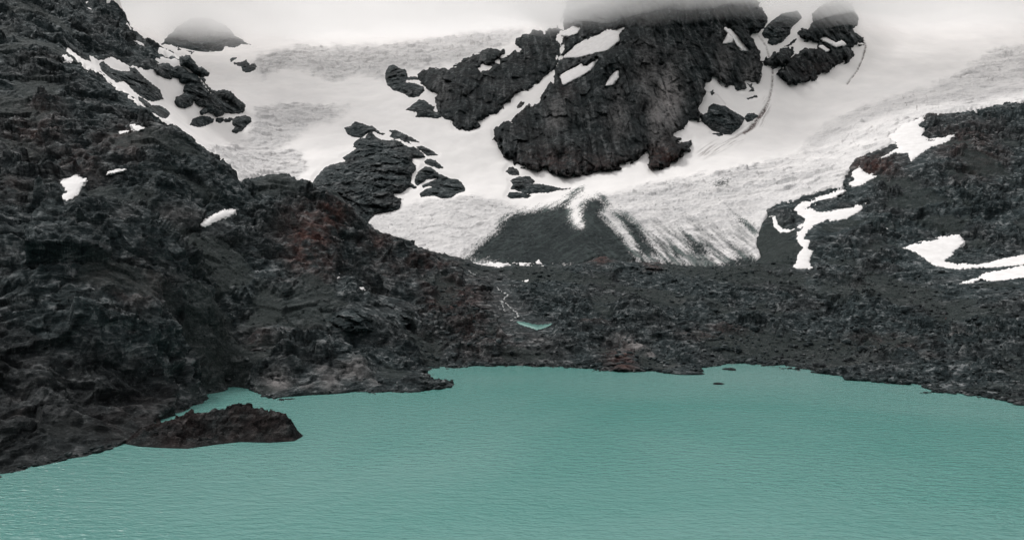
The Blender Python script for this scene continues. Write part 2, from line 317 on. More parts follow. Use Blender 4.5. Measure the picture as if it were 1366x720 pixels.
# (outline, lift towards the lake in metres, label)
LM, CLIFF = 'rocks showing through the snow', 'steep rock walls above the glacier'
OUTCROPS = [
 (tr([(190,170),(230,165),(255,195),(290,240),(310,235),(345,265),(310,272),(270,258),(220,220),(185,215),(182,190)], *Z2), 7, 'lens shaped dark rock pointing right, just off the left peak', 'l'),
 (tr([(25,235),(75,205),(110,205),(140,230),(170,220),(210,235),(240,265),(290,270),(320,300),(310,320),(350,355),(375,372),(400,385),(430,370),(480,380),(520,420),(560,455),(555,490),(500,497),(440,490),(440,505),(400,518),(385,500),(350,490),(310,505),(305,490),(350,460),(300,455),(275,440),(290,425),(255,420),(250,450),(210,465),(170,455),(155,430),(165,410),(200,395),(215,375),(205,365),(210,340),(232,312),(200,320),(180,310),(180,290),(130,275),(125,290),(85,275),(45,265)], *Z2), 10, 'long chain of dark rocks stepping down through the left snowfield', 'l'),
 (tr([(255,535),(300,518),(350,520),(385,535),(380,555),(345,570),(300,585),(265,580),(240,570)], *Z2), 6, 'oval dark rock below the long rock chain, leftmost of its row', 'l'),
 (tr([(395,530),(440,525),(447,540),(425,557),(396,552)], *Z2), 3, 'small dark rock second from left in the row below the rock chain', 'l'),
 (tr([(450,535),(490,525),(502,540),(475,553),(443,553)], *Z2), 3, 'small flat dark rock third from left in the row below the rock chain', 'l'),
 (tr([(495,540),(520,520),(570,513),(605,525),(610,550),(575,580),(555,605),(510,622),(488,610),(512,580),(495,570)], *Z2), 6, 'dark rock with a pointed foot, rightmost of the row below the rock chain', 'l'),
 (tr([(480,180),(500,163),(522,168),(505,183),(485,195)], *Z2), 4, 'tiny rock above the cleft rock beside the upper icefall', 'l'),
 (tr([(500,195),(540,193),(580,178),(600,210),(625,198),(642,220),(635,240),(590,257),(560,250),(545,222),(505,208)], *Z2), 5, 'small cleft dark rock beside the left end of the upper icefall', 'l'),
 (tr([(325,380),(350,368),(400,413),(450,428),(515,428),(505,405),(540,408),(600,470),(650,510),(690,540),(700,570),(712,595),(660,610),(620,605),(570,575),(530,545),(500,510),(470,488),(430,495),(380,460),(340,420)], *Z1), 9, 'long dark rock rib between the snow couloir and the left peak', 'l'),
 (tr([(560,578),(600,600),(637,630),(627,652),(590,632),(565,607)], *Z1), 3, 'small dark rock at the foot of the snow couloir', 'l'),
 (tr([(-15,462),(20,452),(60,455),(100,475),(124,505),(95,532),(60,522),(5,500)], *Z2), 5, 'blocky dark rock low beside the left slope, below the rib', 'l'),
 ([(212,60),(219,55),(224,48),(231,43),(236,36),(247,30),(255,25),(268,23),(282,25),(290,30),(300,33),(308,41),(313,48),(321,52),(329,58),(336,60),(322,59),(313,64),(300,62),(296,69),(280,68),(272,72),(262,70),(255,73),(246,66),(238,68),(228,61)], 14, 'round grey dome of rock half lost in the mist', 'l'),
 (tr([(55,490),(130,405),(170,390),(230,375),(285,360),(258,335),(300,310),(345,280),(370,265),(340,255),(345,225),(380,195),(430,188),(450,150),(470,138),(510,185),(540,200),(590,210),(640,200),(690,215),(715,240),(750,258),(790,253),(820,275),(860,310),(872,332),(820,338),(778,335),(778,370),(802,395),(802,430),(775,460),(765,520),(812,552),(790,562),(760,550),(700,590),(715,598),(640,598),(650,625),(712,642),(690,645),(690,680),(685,712)], *Z3) + [(522,282),(500,286),(490,298),(470,320),(440,310),(412,290),(408,262)], 22, 'big rugged dark rock massif standing in the snow above the left ridge', 'l'),
 (tr([(275,115),(320,100),(350,66),(400,80),(450,100),(480,98),(510,125),(540,150),(572,155),(560,168),(520,157),(490,140),(440,158),(400,187),(340,182),(295,160)], *Z3), 7, 'grey brown rock resting on top of the big rock massif', 'l'),
 (tr([(603,135),(650,129),(700,150),(740,170),(780,190),(828,222),(770,216),(740,203),(765,232),(720,217),(680,195),(640,195),(608,177),(625,155)], *Z3), 5, 'jagged rock strip above the right shoulder of the big massif', 'l'),
 (tr([(800,255),(850,248),(900,270),(940,295),(962,316),(920,318),(880,320),(850,290)], *Z3), 5, 'wedge shaped rock on the right shoulder of the big massif', 'l'),
 (tr([(860,365),(890,343),(940,353),(975,380),(1004,411),(970,415),(920,397),(890,390)], *Z3), 4, 'small flat rock above the two rounded rocks right of the massif', 'l'),
 (tr([(795,490),(815,440),(870,398),(920,410),(970,450),(1050,488),(1120,498),(1160,545),(1168,580),(1110,602),(1060,632),(990,637),(940,615),(840,624),(828,600),(870,570),(925,550),(900,543),(855,557),(848,540),(900,515),(962,488),(880,493),(860,515),(810,542),(793,520)], *Z3), 9, 'brown grey rock split by a snow band, right of the big massif', 'l'),
 (tr([(65,345),(80,308),(115,298),(150,320),(187,330),(197,373),(252,370),(257,390),(190,393),(183,405),(240,410),(290,430),(300,455),(265,490),(210,497),(170,472),(110,452),(75,422),(60,380)], *Z4), 12, 'round dark rock knob left of the shorter cliff', 'l'),
 (tr([(250,355),(290,340),(310,323),(370,321),(385,340),(420,318),(460,314),(500,298),(540,258),(600,234),(660,208),(700,203),(745,214),(770,208),(777,235),(740,267),(700,305),(650,302),(615,320),(640,367),(647,345),(702,316),(762,262),(830,227),(887,211),(847,170),(838,150),(880,130),(930,110),(950,90),(1000,100),(1020,113),(1050,83),(1095,66),(1107,90),(1092,130),(1102,180),(1117,210),(1110,240),(1095,260),(1080,310),(1040,350),(990,400),(940,440),(880,460),(830,495),(800,530),(760,545),(770,560),(730,590),(690,605),(650,630),(632,635),(627,670),(590,692),(550,700),(510,691),(480,687),(468,660),(455,630),(405,617),(375,585),(370,540),(355,500),(372,470),(330,465),(300,430),(275,400)], *Z4), 34, 'shorter dark cliff left of the steep snow gully', 'c'),
 (tr([(183,570),(215,550),(265,508),(305,515),(325,535),(362,552),(345,575),(390,590),(402,612),(370,622),(310,614),(245,614),(255,585)], *Z4), 6, 'low jagged rock at the left foot of the shorter cliff', 'l'),
 (tr([(1135,120),(1127,160),(1132,205),(1122,240),(1112,290),(1088,325)], *Z4) + tr([(430,62),(402,130),(345,215),(327,247),(270,272),(200,317),(165,347),(115,365),(78,395),(80,440),(110,480),(125,540),(180,570),(190,592),(240,607),(310,627),(370,613),(430,647),(500,664),(560,650),(700,632),(803,611),(780,590),(860,577),(920,542),(960,513),(953,560),(945,602)], *Z5) +
  tr([(40,607),(100,602),(150,587),(200,547),(247,521),(238,500),(290,487),(307,440),(302,410),(270,420),(213,437),(242,405),(186,387),(250,345),(275,315),(280,292),(310,290),(357,297),(350,270),(358,250),(353,215),(375,150),(405,105),(388,65),(430,25),(448,8),(470,30),(500,70),(530,84),(550,63),(590,97),(630,102),(652,85),(638,40),(665,23),(690,52),(727,57)], *Z7) +
  tr([(545,530),(562,480),(577,430),(560,370),(530,310),(498,228),(540,215),(590,190),(600,150),(570,60),(480,-60)], *Z6) + [(960,-40),(900,-60),(830,-50),(780,-25),(755,5),(748,32)], 46, 'tallest dark cliff in the middle, its top lost in cloud', 'c'),
 (tr([(355,265),(400,243),(413,200),(440,183),(480,195),(520,200),(560,230),(600,250),(641,275),(622,320),(592,350),(552,382),(500,380),(430,352),(400,327),(370,302)], *Z7), 12, 'diamond shaped dark rock in the snow bay right of the tallest cliff', 'l'),
 (tr([(638,270),(660,248),(700,246),(732,262),(690,292),(655,304)], *Z7), 5, 'small dark rock between the diamond rock and the dirty snow crest', 'l'),
 (tr([(430,376),(470,372),(515,380),(480,394)], *Z7), 3, 'flat rock scrap under the diamond shaped rock', 'l'),
 (tr([(422,110),(440,96),(445,118),(430,130)], *Z7), 3, 'single dark rock dot in the snow bay right of the tallest cliff', 'l'),
 (tr([(653,151),(690,138),(718,131),(722,142),(690,150),(663,157)], *Z7), 3, 'thin slanting rock strip high in the snow bay', 'l'),
 (tr([(660,58),(682,62),(707,107),(668,106),(685,92)], *Z7), 3, 'hooked dark rock under the right end of the tallest cliff', 'l'),
 (tr([(578,395),(620,363),(700,328),(770,308),(778,340),(760,372),(790,360),(860,310),(922,317),(922,280),(850,265),(808,245),(803,215),(850,188),(870,200),(892,145),(900,90),(960,40),(1050,0),(1150,10),(1185,70),(1192,150),(1158,190),(1170,215),(1222,250),(1232,285),(1148,310),(1162,355),(1140,392),(1080,412),(1030,442),(1010,467),(940,492),(915,515),(880,532),(800,554),(740,550),(690,512),(663,485),(700,440),(717,418),(640,441),(600,432),(580,422)], *Z6), 24, 'broad dark cliff right of the narrow snow couloir, under the cloud', 'c'),
 (tr([(605,285),(640,297),(700,277),(750,222),(762,180),(800,145),(830,115),(800,70),(700,90),(640,130),(590,180),(565,225),(590,248),(612,252)], *Z6), 12, 'misty grey rock above the snow saddle, between the two tall cliffs', 'l'),
 (tr([(715,302),(745,290),(765,268),(792,253),(782,277),(742,303)], *Z6), 4, 'small rock sliver in the snow saddle between the tall cliffs', 'l'),
 (tr([(240,187),(310,153),(400,153),(442,190),(425,212),(500,215),(600,235),(660,250),(735,245),(690,257),(630,262),(560,280),(430,287),(400,297),(330,277),(245,250),(265,215)], *Z8), 6, 'dark rock with a long thin tail on the snow below the tallest cliff', 'l'),
 (tr([(208,115),(235,78),(270,78),(312,110),(314,142),(270,142),(240,136)], *Z8), 4, 'small square rock above the long tailed rock', 'l'),
 (tr([(212,312),(240,279),(300,277),(380,289),(412,310),(380,327),(340,323),(250,330)], *Z8), 4, 'flat dark rock just below the long tailed rock', 'l'),
 (tr([(208,262),(232,235),(252,240),(237,267),(215,274)], *Z5), 4, 'oval dark rock in the steep snow gully between the two cliffs', 'l'),
]
# snow caught on the cliffs (also cut out of the rock behind it)
LEDGES = [
 (tr([(893,227),(930,190),(970,163),(1030,143),(1060,123),(1100,121),(1128,110),(1107,135),(1107,160),(1060,197),(1030,203),(990,212),(950,223)], *RB), 'long snow ledge high on the left part of the tallest cliff'),
 (tr([(878,300),(920,278),(945,268),(957,257),(962,268),(985,265),(1018,238),(992,277),(950,302),(888,333)], *RB), 'jagged snow streak in the left part of the tallest cliff, below the long ledge'),
 (tr([(1060,337),(1075,305),(1102,285),(1102,307),(1080,333)], *RB), 'small drop shaped snow spot low in the middle of the tallest cliff'),
 (tr([(882,137),(925,108),(948,113),(937,131),(905,140)], *RB), 'small snow patch at the upper left corner of the tallest cliff'),
 (tr([(328,188),(362,200),(402,240),(432,280),(475,328),(440,325),(410,290),(388,250),(345,210)], *Z6), 'long thin diagonal snow line in the right part of the tallest cliff'),
 (tr([(318,282),(350,228),(377,250),(372,272),(340,280)], *Z6), 'small snow hook left of the thin diagonal snow line'),
 (tr([(952,252),(985,248),(1050,288),(1090,272),(1108,290),(1050,302),(1000,277)], *Z6), 'zigzag snow strip on the broad right cliff'),
 (tr([(948,305),(965,305),(1000,328),(985,331)], *Z6), 'small snow dash under the zigzag strip on the right cliff'),
]
BOULDERS_ON_SNOW = [
 (tr([(655,196),(672,190),(695,197),(690,212),(675,208)], *Z8), 'dark boulder on snow under the lowest point of the tallest cliff'),
 (tr([(788,242),(805,237),(838,240),(832,250),(800,250)], *Z8), 'flat dark boulder on snow above the pale snow tongue, left of two'),
 (tr([(885,237),(905,231),(938,233),(936,243),(905,242)], *Z8), 'flat dark boulder on snow above the pale snow tongue, right of two'),
 (tr([(535,342),(550,328),(572,330),(574,350),(540,354)], *Z8), 'squarish dark boulder on snow right of the flat rock'),
 (tr([(512,357),(525,345),(536,352),(522,362)], *Z8), 'small stone touching the squarish boulder on the snow'),
 (tr([(328,352),(345,342),(360,352),(345,363)], *Z8), 'leftmost of three small stones under the flat rock on snow'),
 (tr([(380,357),(395,350),(415,356),(397,367)], *Z8), 'lowest of three small stones under the flat rock on snow'),
 (tr([(408,342),(425,333),(447,338),(440,349),(415,349)], *Z8), 'rightmost of three small stones under the flat rock on snow'),
 (tr([(662,317),(675,309),(693,314),(685,322)], *Z8), 'small stone on snow beside the dark tip of the debris'),
 (tr([(525,418),(540,410),(550,425),(530,428)], 5.143, 470, 230), 'black boulder in the middle of the pale left ice lobe'),
 (tr([(408,418),(430,412),(432,422),(412,424)], 5.143, 470, 230), 'small black stone left of the boulder on the left ice lobe'),
 (tr([(980,402),(993,397),(1002,406),(985,410)], 5.143, 470, 230), 'black stone at the edge between left ice lobe and dark debris'),
]

M_GL = mask([GLACIER])
M_PA = mask([p for p, *_ in PATCHES] + [[(618,356),(640,366),(640,370),(620,364)], [(656,379),(672,378),(690,396),(704,418),(738,428),(738,437),(712,443),(685,437),(670,425),(660,400)]])
SCREE = [[(205,300),(262,305),(320,335),(345,380),(330,425),(305,460),(295,500),(270,515),(280,470),(300,430),(285,380),(250,335)],
         [(290,395),(340,378),(378,392),(385,425),(350,440),(310,440),(290,420)],
         [(930,450),(1000,440),(1090,450),(1150,455),(1200,450),(1190,475),(1120,482),(1060,486),(1000,482),(950,478)],
         [(1010,300),(1040,295),(1060,310),(1065,350),(1040,362),(1005,352)],
         [(1100,372),(1180,385),(1230,385),(1220,398),(1150,398),(1080,390)],
         [(615,352),(690,356),(760,356),(760,366),(680,366),(630,364)],
         [(880,352),(1000,352),(1080,368),(1080,384),(1000,374),(900,368)]]
M_SC = mask(SCREE)
RED = [(410,315,34,42,1.3),(438,290,24,24,1.2),(428,358,28,22,.6),(505,322,30,16,.6),(575,350,45,18,.55),(600,400,45,30,.8),(560,345,26,12,.6),(640,455,80,30,.4),(625,440,40,30,.5),(830,478,26,22,1.0),
       (800,346,18,9,.9),(872,352,14,9,.8),(1170,222,32,16,.9),(1290,190,50,25,.5),(1310,215,35,25,.6),(1230,150,30,14,.5),(50,180,50,24,.6),(60,150,30,16,.5),(70,78,14,10,.3),(165,190,40,22,.6),
       (105,220,40,22,.5),(15,255,30,14,.4),(180,380,50,35,.4),(150,360,40,20,.4),(1180,460,60,14,.5),(960,445,50,10,.6),(345,455,20,20,.5),(165,560,70,40,.3),(540,355,80,30,.3),
       (740,215,60,22,.6),(885,212,30,24,1.0),(800,220,60,20,.5),(690,140,16,26,.3),(755,120,14,26,.3),(1090,90,40,20,.4),(790,432,20,8,.5)]
PALE = [(892,130,16,36,1.0),(876,150,12,30,.7),(866,105,18,50,.25),(740,155,12,20,.4),(825,150,14,40,.25),(590,120,14,22,.2),(965,85,12,25,.3),(1000,100,14,20,.25),(1025,105,10,18,.3),
        (372,514,16,8,1.0),(408,516,10,5,.8),(440,512,14,10,.6),(470,500,26,8,.6),(430,498,8,6,.8),(500,510,10,5,.5),(30,545,8,5,.8),(25,520,14,6,.4),(830,452,14,4,.6),(850,462,16,5,1.0),(868,472,10,5,.9),
        (1145,486,14,4,.9),(1275,442,10,4,.9),(1240,480,10,6,.4),(890,488,16,4,.6),(1000,486,20,2,.6),(910,402,20,4,.5),(695,487,4,6,.5),(380,375,12,5,.5),(400,300,30,14,.25),(235,290,40,10,.4),(160,300,20,8,.3),(1150,384,30,6,.4),(560,380,8,6,.3),(400,440,30,6,.4)]
def blobs(L, px, py):
    out = np.zeros(px.shape, np.float32)
    for x, y, a, b, k in L:
        s = (np.abs(px - x) < 2.2 * a) & (np.abs(py - y) < 2.2 * b)
        if s.any():
            d = ((px[s] - x) / a) ** 2 + ((py[s] - y) / b) ** 2
            out[s] = np.maximum(out[s], k * np.exp(-d * 1.1))
    return out

# ------------------------------------------------------------------ materials
def new_mat(name):
    m = bpy.data.materials.new(name); m.use_nodes = True
    t = m.node_tree
    return m, t.nodes, t.links, t.nodes['Principled BSDF']
def node(N, t, **kw):
    x = N.new(t)
    for k, v in kw.items():
        setattr(x, k, v)
    return x
def attr(N, name):
    return node(N, 'ShaderNodeAttribute', attribute_name=name, attribute_type='GEOMETRY').outputs['Fac']
def noise(N, L, vec, scale, detail=6, rough=0.6, dist=0.0):
    x = N.new('ShaderNodeTexNoise')
    x.inputs['Scale'].default_value = scale; x.inputs['Detail'].default_value = detail
    x.inputs['Roughness'].default_value = rough; x.inputs['Distortion'].default_value = dist
    L.new(vec, x.inputs['Vector'])
    return x.outputs['Fac']
def mapped(N, L, vec, rot=(0, 0, 0), scale=(1, 1, 1)):
    x = N.new('ShaderNodeMapping')
    x.inputs['Rotation'].default_value = rot; x.inputs['Scale'].default_value = scale
    L.new(vec, x.inputs['Vector'])
    return x.outputs[0]
def ramp(N, L, fac, stops):
    x = N.new('ShaderNodeValToRGB')
    e = x.color_ramp.elements
    while len(e) < len(stops):
        e.new(0.5)
    for el, (p, c) in zip(e, stops):
        el.position = p
        el.color = (c, c, c, 1) if not hasattr(c, '__len__') else (*c, 1)
    L.new(fac, x.inputs[0])
    return x.outputs[0]
def mix(N, L, fac, a, b, mode='MIX'):
    x = node(N, 'ShaderNodeMix', data_type='RGBA', blend_type=mode)
    for s, v in ((0, fac), (6, a), (7, b)):
        if hasattr(v, 'links'):
            L.new(v, x.inputs[s])
        else:
            x.inputs[s].default_value = v if s == 0 else (*v, 1)
    return x.outputs[2]
def mth(N, L, op, a, b=None, clamp=False):
    x = node(N, 'ShaderNodeMath', operation=op, use_clamp=clamp)
    for s, v in ((0, a), (1, b)):
        if v is None:
            continue
        if hasattr(v, 'links'):
            L.new(v, x.inputs[s])
        else:
            x.inputs[s].default_value = v
    return x.outputs[0]
def bump(N, L, h, strength, dist, nrm=None):
    x = N.new('ShaderNodeBump')
    x.inputs['Strength'].default_value = strength; x.inputs['Distance'].default_value = dist
    L.new(h, x.inputs['Height'])
    if nrm is not None:
        L.new(nrm, x.inputs['Normal'])
    return x.outputs[0]

def rock_material(name, vertical=False, tone=1.0, fine=1.0, warm=0.32):
    m, N, L, P = new_mat(name)
    pos = N.new('ShaderNodeNewGeometry').outputs['Position']
    big = noise(N, L, pos, 0.018, 4, 0.55)
    mid = noise(N, L, pos, 0.12 * fine, 8, 0.68, 0.6)
    if vertical:
        st = noise(N, L, mapped(N, L, pos, (0, R(6), 0), (0.11, 0.008, 0.016)), 1.0, 7, 0.65, 0.5)
    else:
        st = noise(N, L, mapped(N, L, pos, (R(20), R(-48), R(25)), (0.07, 0.09, 0.26)), 1.0, 8, 0.7, 1.8)
    f = mth(N, L, 'ADD', mth(N, L, 'MULTIPLY', mid, 0.5), mth(N, L, 'MULTIPLY', st, 0.5))
    k = tone
    col = ramp(N, L, f, [(0.385, (0.006*k, 0.0105*k, 0.0117*k)), (0.47, (0.023*k, 0.035*k, 0.038*k)), (0.535, (0.056*k, 0.073*k, 0.077*k)), (0.60, (0.25*k, 0.268*k, 0.274*k))])
    warmc = ramp(N, L, f, [(0.385, (0.013*k, 0.011*k, 0.012*k)), (0.5, (0.050*k, 0.043*k, 0.044*k)), (0.61, (0.19*k, 0.175*k, 0.17*k))])
    col = mix(N, L, mth(N, L, 'MULTIPLY', ramp(N, L, big, [(0.46, 0), (0.62, 1)]), warm), col, warmc)
    redc = ramp(N, L, f, [(0.38, (0.022*k, 0.009*k, 0.008*k)), (0.5, (0.082*k, 0.034*k, 0.028*k)), (0.61, (0.19*k, 0.11*k, 0.09*k))])
    rf = mth(N, L, 'MULTIPLY', attr(N, 'red'), ramp(N, L, noise(N, L, pos, 0.09, 5, 0.65), [(0.36, 0.1), (0.6, 1)]))
    col = mix(N, L, rf, col, redc)
    pf = mth(N, L, 'MULTIPLY', attr(N, 'pale'), ramp(N, L, f, [(0.40, 0), (0.52, 1)]))
    col = mix(N, L, pf, col, (0.34, 0.32, 0.315))
    scree = ramp(N, L, noise(N, L, pos, 0.9, 6, 0.75), [(0.32, (0.010, 0.015, 0.0145)), (0.55, (0.030, 0.040, 0.038)), (0.72, (0.09, 0.098, 0.095))])
    col = mix(N, L, mth(N, L, 'MULTIPLY', attr(N, 'scree'), 0.88), col, scree)
    col = mix(N, L, mth(N, L, 'MULTIPLY', attr(N, 'lower_dark'), 0.55), col, (0.010, 0.0095, 0.0105))  # pulls the masked lower face towards near-black
    fl = noise(N, L, pos, 0.75 * fine, 5, 0.8)
    col = mix(N, L, ramp(N, L, fl, [(0.57, 0), (0.70, 0.22 if vertical else 0.7)]), col, (0.17, 0.18, 0.182))
    col = mix(N, L, ramp(N, L, fl, [(0.30, 0.8), (0.42, 0)]), col, (0.004, 0.006, 0.0065))
    sx = N.new('ShaderNodeSeparateXYZ'); L.new(pos, sx.inputs[0])
    wet = ramp(N, L, mth(N, L, 'ADD', mth(N, L, 'MULTIPLY', sx.outputs[2], 0.5), fl), [(0.55, 1), (0.95, 0)])   # damp band at the waterline
    col = mix(N, L, mth(N, L, 'MULTIPLY', wet, 0.6), col, (0.006, 0.008, 0.008))
    L.new(col, P.inputs['Base Color'])
    L.new(ramp(N, L, mid, [(0.3, 0.85), (0.7, 0.62)]), P.inputs['Roughness'])
    P.inputs['Specular IOR Level'].default_value = 0.12
    h1 = noise(N, L, pos, 0.55 * fine, 9, 0.72, 0.4)
    h2 = st
    b = bump(N, L, h2, 0.8, 3.0 if not vertical else 5.0)
    b = bump(N, L, h1, 0.9, 1.6, b)
    L.new(b, P.inputs['Normal'])
    return m

ROCK = rock_material('rock_near')
ROCK_M = rock_material('rock_moraine', tone=0.95, fine=1.8)
ISLETM = rock_material('rock_islet', tone=0.6, fine=2.2, warm=0.6)
CLIFFM = rock_material('rock_cliff', vertical=True, tone=0.45, warm=0.3)
OUTM = rock_material('rock_outcrop', tone=0.78, fine=0.8)

def snow_material(name):
    m, N, L, P = new_mat(name)
    pos = N.new('ShaderNodeNewGeometry').outputs['Position']
    nz = noise(N, L, pos, 0.02, 5, 0.55)
    snow = mix(N, L, ramp(N, L, nz, [(0.35, 0), (0.7, 1)]), (0.90, 0.875, 0.86), (0.82, 0.80, 0.79))
    n1 = noise(N, L, mapped(N, L, pos, (0, 0, R(25)), (0.05, 0.05, 0.14)), 1.0, 8, 0.7, 0.8)
    n2 = noise(N, L, pos, 0.25, 6, 0.75)
    fi = mth(N, L, 'ADD', mth(N, L, 'MULTIPLY', n1, 0.6), mth(N, L, 'MULTIPLY', n2, 0.4))
    icec = ramp(N, L, fi, [(0.34, (0.34, 0.345, 0.352)), (0.47, (0.53, 0.522, 0.525)), (0.60, (0.66, 0.648, 0.648))])
    ice = attr(N, 'ice')
    col = mix(N, L, ice, snow, icec)
    deb = ramp(N, L, n2, [(0.3, (0.011, 0.015, 0.0155)), (0.55, (0.027, 0.035, 0.036)), (0.75, (0.075, 0.085, 0.086))])
    grn = mix(N, L, attr(N, 'moss'), deb, (0.085, 0.108, 0.104))
    col = mix(N, L, attr(N, 'debris'), col, grn)
    col = mix(N, L, attr(N, 'dirt'), col, (0.15, 0.125, 0.12))
    L.new(col, P.inputs['Base Color'])
    P.inputs['Roughness'].default_value = 0.7
    P.inputs['Specular IOR Level'].default_value = 0.08
    hb = mix(N, L, ice, nz, fi)
    L.new(bump(N, L, hb, 0.5, 4.0), P.inputs['Normal'])
    return m
SNOW = snow_material('snow_and_ice')
m, N, L, P = new_mat('firn_patch')
pos = N.new('ShaderNodeNewGeometry').outputs['Position']
L.new(mix(N, L, ramp(N, L, noise(N, L, pos, 0.12, 6, 0.6), [(0.35, 0), (0.75, 1)]), (0.88, 0.86, 0.855), (0.74, 0.72, 0.71)), P.inputs['Base Color'])
P.inputs['Roughness'].default_value = 0.7
L.new(bump(N, L, noise(N, L, pos, 0.3, 5, 0.6), 0.4, 0.6), P.inputs['Normal'])
FIRN = m

# ------------------------------------------------------------------ mesh from a grid
def grid_mesh(name, P3, keep, mats, attrs, face_sel=None, smooth=True):
    """P3 [a,b,3] grid; keep [a,b] vertices to keep"""
    a, b = keep.shape
    fk = keep[:-1, :-1] & keep[1:, :-1] & keep[1:, 1:] & keep[:-1, 1:]
    if face_sel is not None:
        fk &= face_sel
    idx = np.arange(a * b).reshape(a, b)
    F = np.stack([idx[:-1, :-1][fk], idx[1:, :-1][fk], idx[1:, 1:][fk], idx[:-1, 1:][fk]], 1)
    used = np.zeros(a * b, bool); used[F.ravel()] = True
    remap = np.cumsum(used) - 1
    F = remap[F].astype(np.int32)
    V = P3.reshape(-1, 3)[used].astype(np.float32)
    me = bpy.data.meshes.new(name)
    me.vertices.add(len(V)); me.vertices.foreach_set('co', V.ravel())
    me.loops.add(F.size); me.loops.foreach_set('vertex_index', F.ravel())
    me.polygons.add(len(F)); me.polygons.foreach_set('loop_start', np.arange(0, F.size, 4, dtype=np.int32))
    me.polygons.foreach_set('use_smooth', np.full(len(F), smooth))
    me.update(calc_edges=True)
    for k, v in attrs.items():
        at = me.attributes.new(k, 'FLOAT', 'POINT')
        at.data.foreach_set('value', np.ascontiguousarray(v.reshape(-1)[used], np.float32))
    me.materials.append(mats)
    o = bpy.data.objects.new(name, me)
    COL.objects.link(o)
    return o

def tag(o, label=None, cat=None, group=None, kind=None):
    for k, v in (('label', label), ('category', cat), ('group', group), ('kind', kind)):
        if v:
            o[k] = v
    return o

# ------------------------------------------------------------------ rock slopes and moraine
def rock_noise(X, Y, Z, far):
    wx = fbm(X, Y, Z, 45, 2) * 9
    wy = fbm(X + 300, Y, Z, 45, 2) * 9
    # foliated bedrock: everything is drawn out along the strike, with smooth slabs between broken bands
    A = X * 0.80 + Y * 0.15 - Z * 0.58
    B = X * 0.50 - Y * 0.55 + Z * 0.67
    Cc = X * 0.33 + Y * 0.82 + Z * 0.47
    rough = sstep(fbm(X, Y, Z, 55, 3), -0.15, 0.5)
    d = fbm(X + wx, Y + wy, Z, 48, 3, 0.5, ridged=True) * 4.4
    d += fbm((A + wx) / 3.2, B + wy, Cc, 15, 3, 0.5, ridged=True) * (0.7 + 0.7 * rough)
    d += fbm((A - wy) / 4.0, B + wx * .6, Cc, 4.6, 2, 0.6, ridged=True) * (0.25 + 0.3 * rough)
    lw = fbm(X, Y, Z, 16, 3) * 0.8
    q = B / 7.0 + wx * 0.12 + lw
    saw = q - np.floor(q)
    d += (np.where(saw < .85, saw / .85, (1 - saw) / .15) - .5) * 2.4 * (1 - 0.6 * rough)
    q = B / 2.6 + wx * 0.2 + lw * 1.5
    saw = q - np.floor(q)
    d += (np.where(saw < .8, saw / .8, (1 - saw) / .2) - .5) * 0.8
    # fractured faces
    kx, ky, kz = X + wx * .5 + lw * 3, Y + wy * .5, Z + lw * 3
    d += blocks((X + wx) * .8 - Z * .3, Y + wy, Z + X * .3, 36, 13, 1.5) * 5.5
    d += blocks((kx * .8 - kz * .5) / 1.7, ky, kz + kx * .5, 15, 3, 1.5) * (1.3 + 3.2 * rough)
    d += blocks((kx * .8 - kz * .5) / 1.6, ky, kz + kx * .5, 5.5, 11, 1.3) * (0.3 + 1.6 * rough)
    d += blocks(kx, ky, kz, 2.3, 29, 1.2) * (0.3 + 0.4 * rough) * (1 - 0.6 * far)
    # joints
    d -= np.clip(1 - np.abs(perlin((X + wx) / 13, (Y + wy) / 13, Z / 20)) * 9, 0, 1) * 1.3 * rough
    d -= np.clip(1 - np.abs(perlin((X + wy) / 6 + 40, Y / 6, (Z + wx) / 6)) * 6, 0, 1) * 0.5 * rough
    d += fbm(X, Y, Z, 3.0, 2, 0.6, ridged=True) * 0.45 * (0.35 + rough)
    return d - 0.75 * np.mean(d)

NX = 1500
RPX = np.linspace(-248, 1616, NX)
RY = np.concatenate([np.geomspace(150, 760, 760, endpoint=False), np.geomspace(760, 1330, 190)])
PXg, Yg = np.meshgrid(RPX, RY, indexing='ij')
Zs = land(PXg, Yg)
PYg = CY - FPX * (Zs - CAMH) / Yg
P0 = world_of(PXg, Yg, Zs)
ga, gb = np.gradient(P0, axis=0), np.gradient(P0, axis=1)
Nn = np.cross(ga, gb); Nn /= np.linalg.norm(Nn, axis=-1)[..., None]
Nn[..., 2] = np.maximum(Nn[..., 2], 0.35)
gl = sample(M_GL, PXg, PYg) + perlin(PXg / 5, PYg / 5, PXg * 0) * 2.0
pa = np.maximum.reduce([sample(M_PA, PXg, PYg - k) for k in (0, 5, 10, 15, 21)])
sc = sstep(sample(M_SC, PXg, PYg) + perlin(PXg / 9, PYg / 9, PXg * 0) * 9 + perlin(PXg / 3, PYg / 3, PXg * 0) * 4, -9, 10)
sc = np.maximum(sc, np.where(PXg > 580, 0.9, 0.75) * sstep(fbm(P0[..., 0], P0[..., 1], P0[..., 2], 60, 4, 0.5), 0.16, 0.42) * (Yg < 900))
amp = 1.0 - 0.40 * sstep(PXg, 590, 680) * (1 - sstep(PXg, 1080, 1180))
amp = amp * (1 - 0.85 * sc) * (1 - 0.9 * sstep(pa, -4, 3))
amp = amp * (0.25 + 0.75 * sstep(Zs, -1, 7)) * (1 + 0.35 * sstep(Yg, 650, 1000) * (PXg < 350)) * (0.4 + 0.6 * sstep(-gl, 0, 12)) * (1 - 0.5 * sstep(Yg, 540, 620) * sstep(PXg, 590, 640) * (1 - sstep(PXg, 1010, 1060))) * (1 - 0.65 * sstep(PXg, 1150, 1210) * sstep(Yg, 480, 540) * (1 - sstep(Yg, 640, 680)))
D = rock_noise(P0[..., 0], P0[..., 1], P0[..., 2], sstep(Yg, 500, 900)) * amp
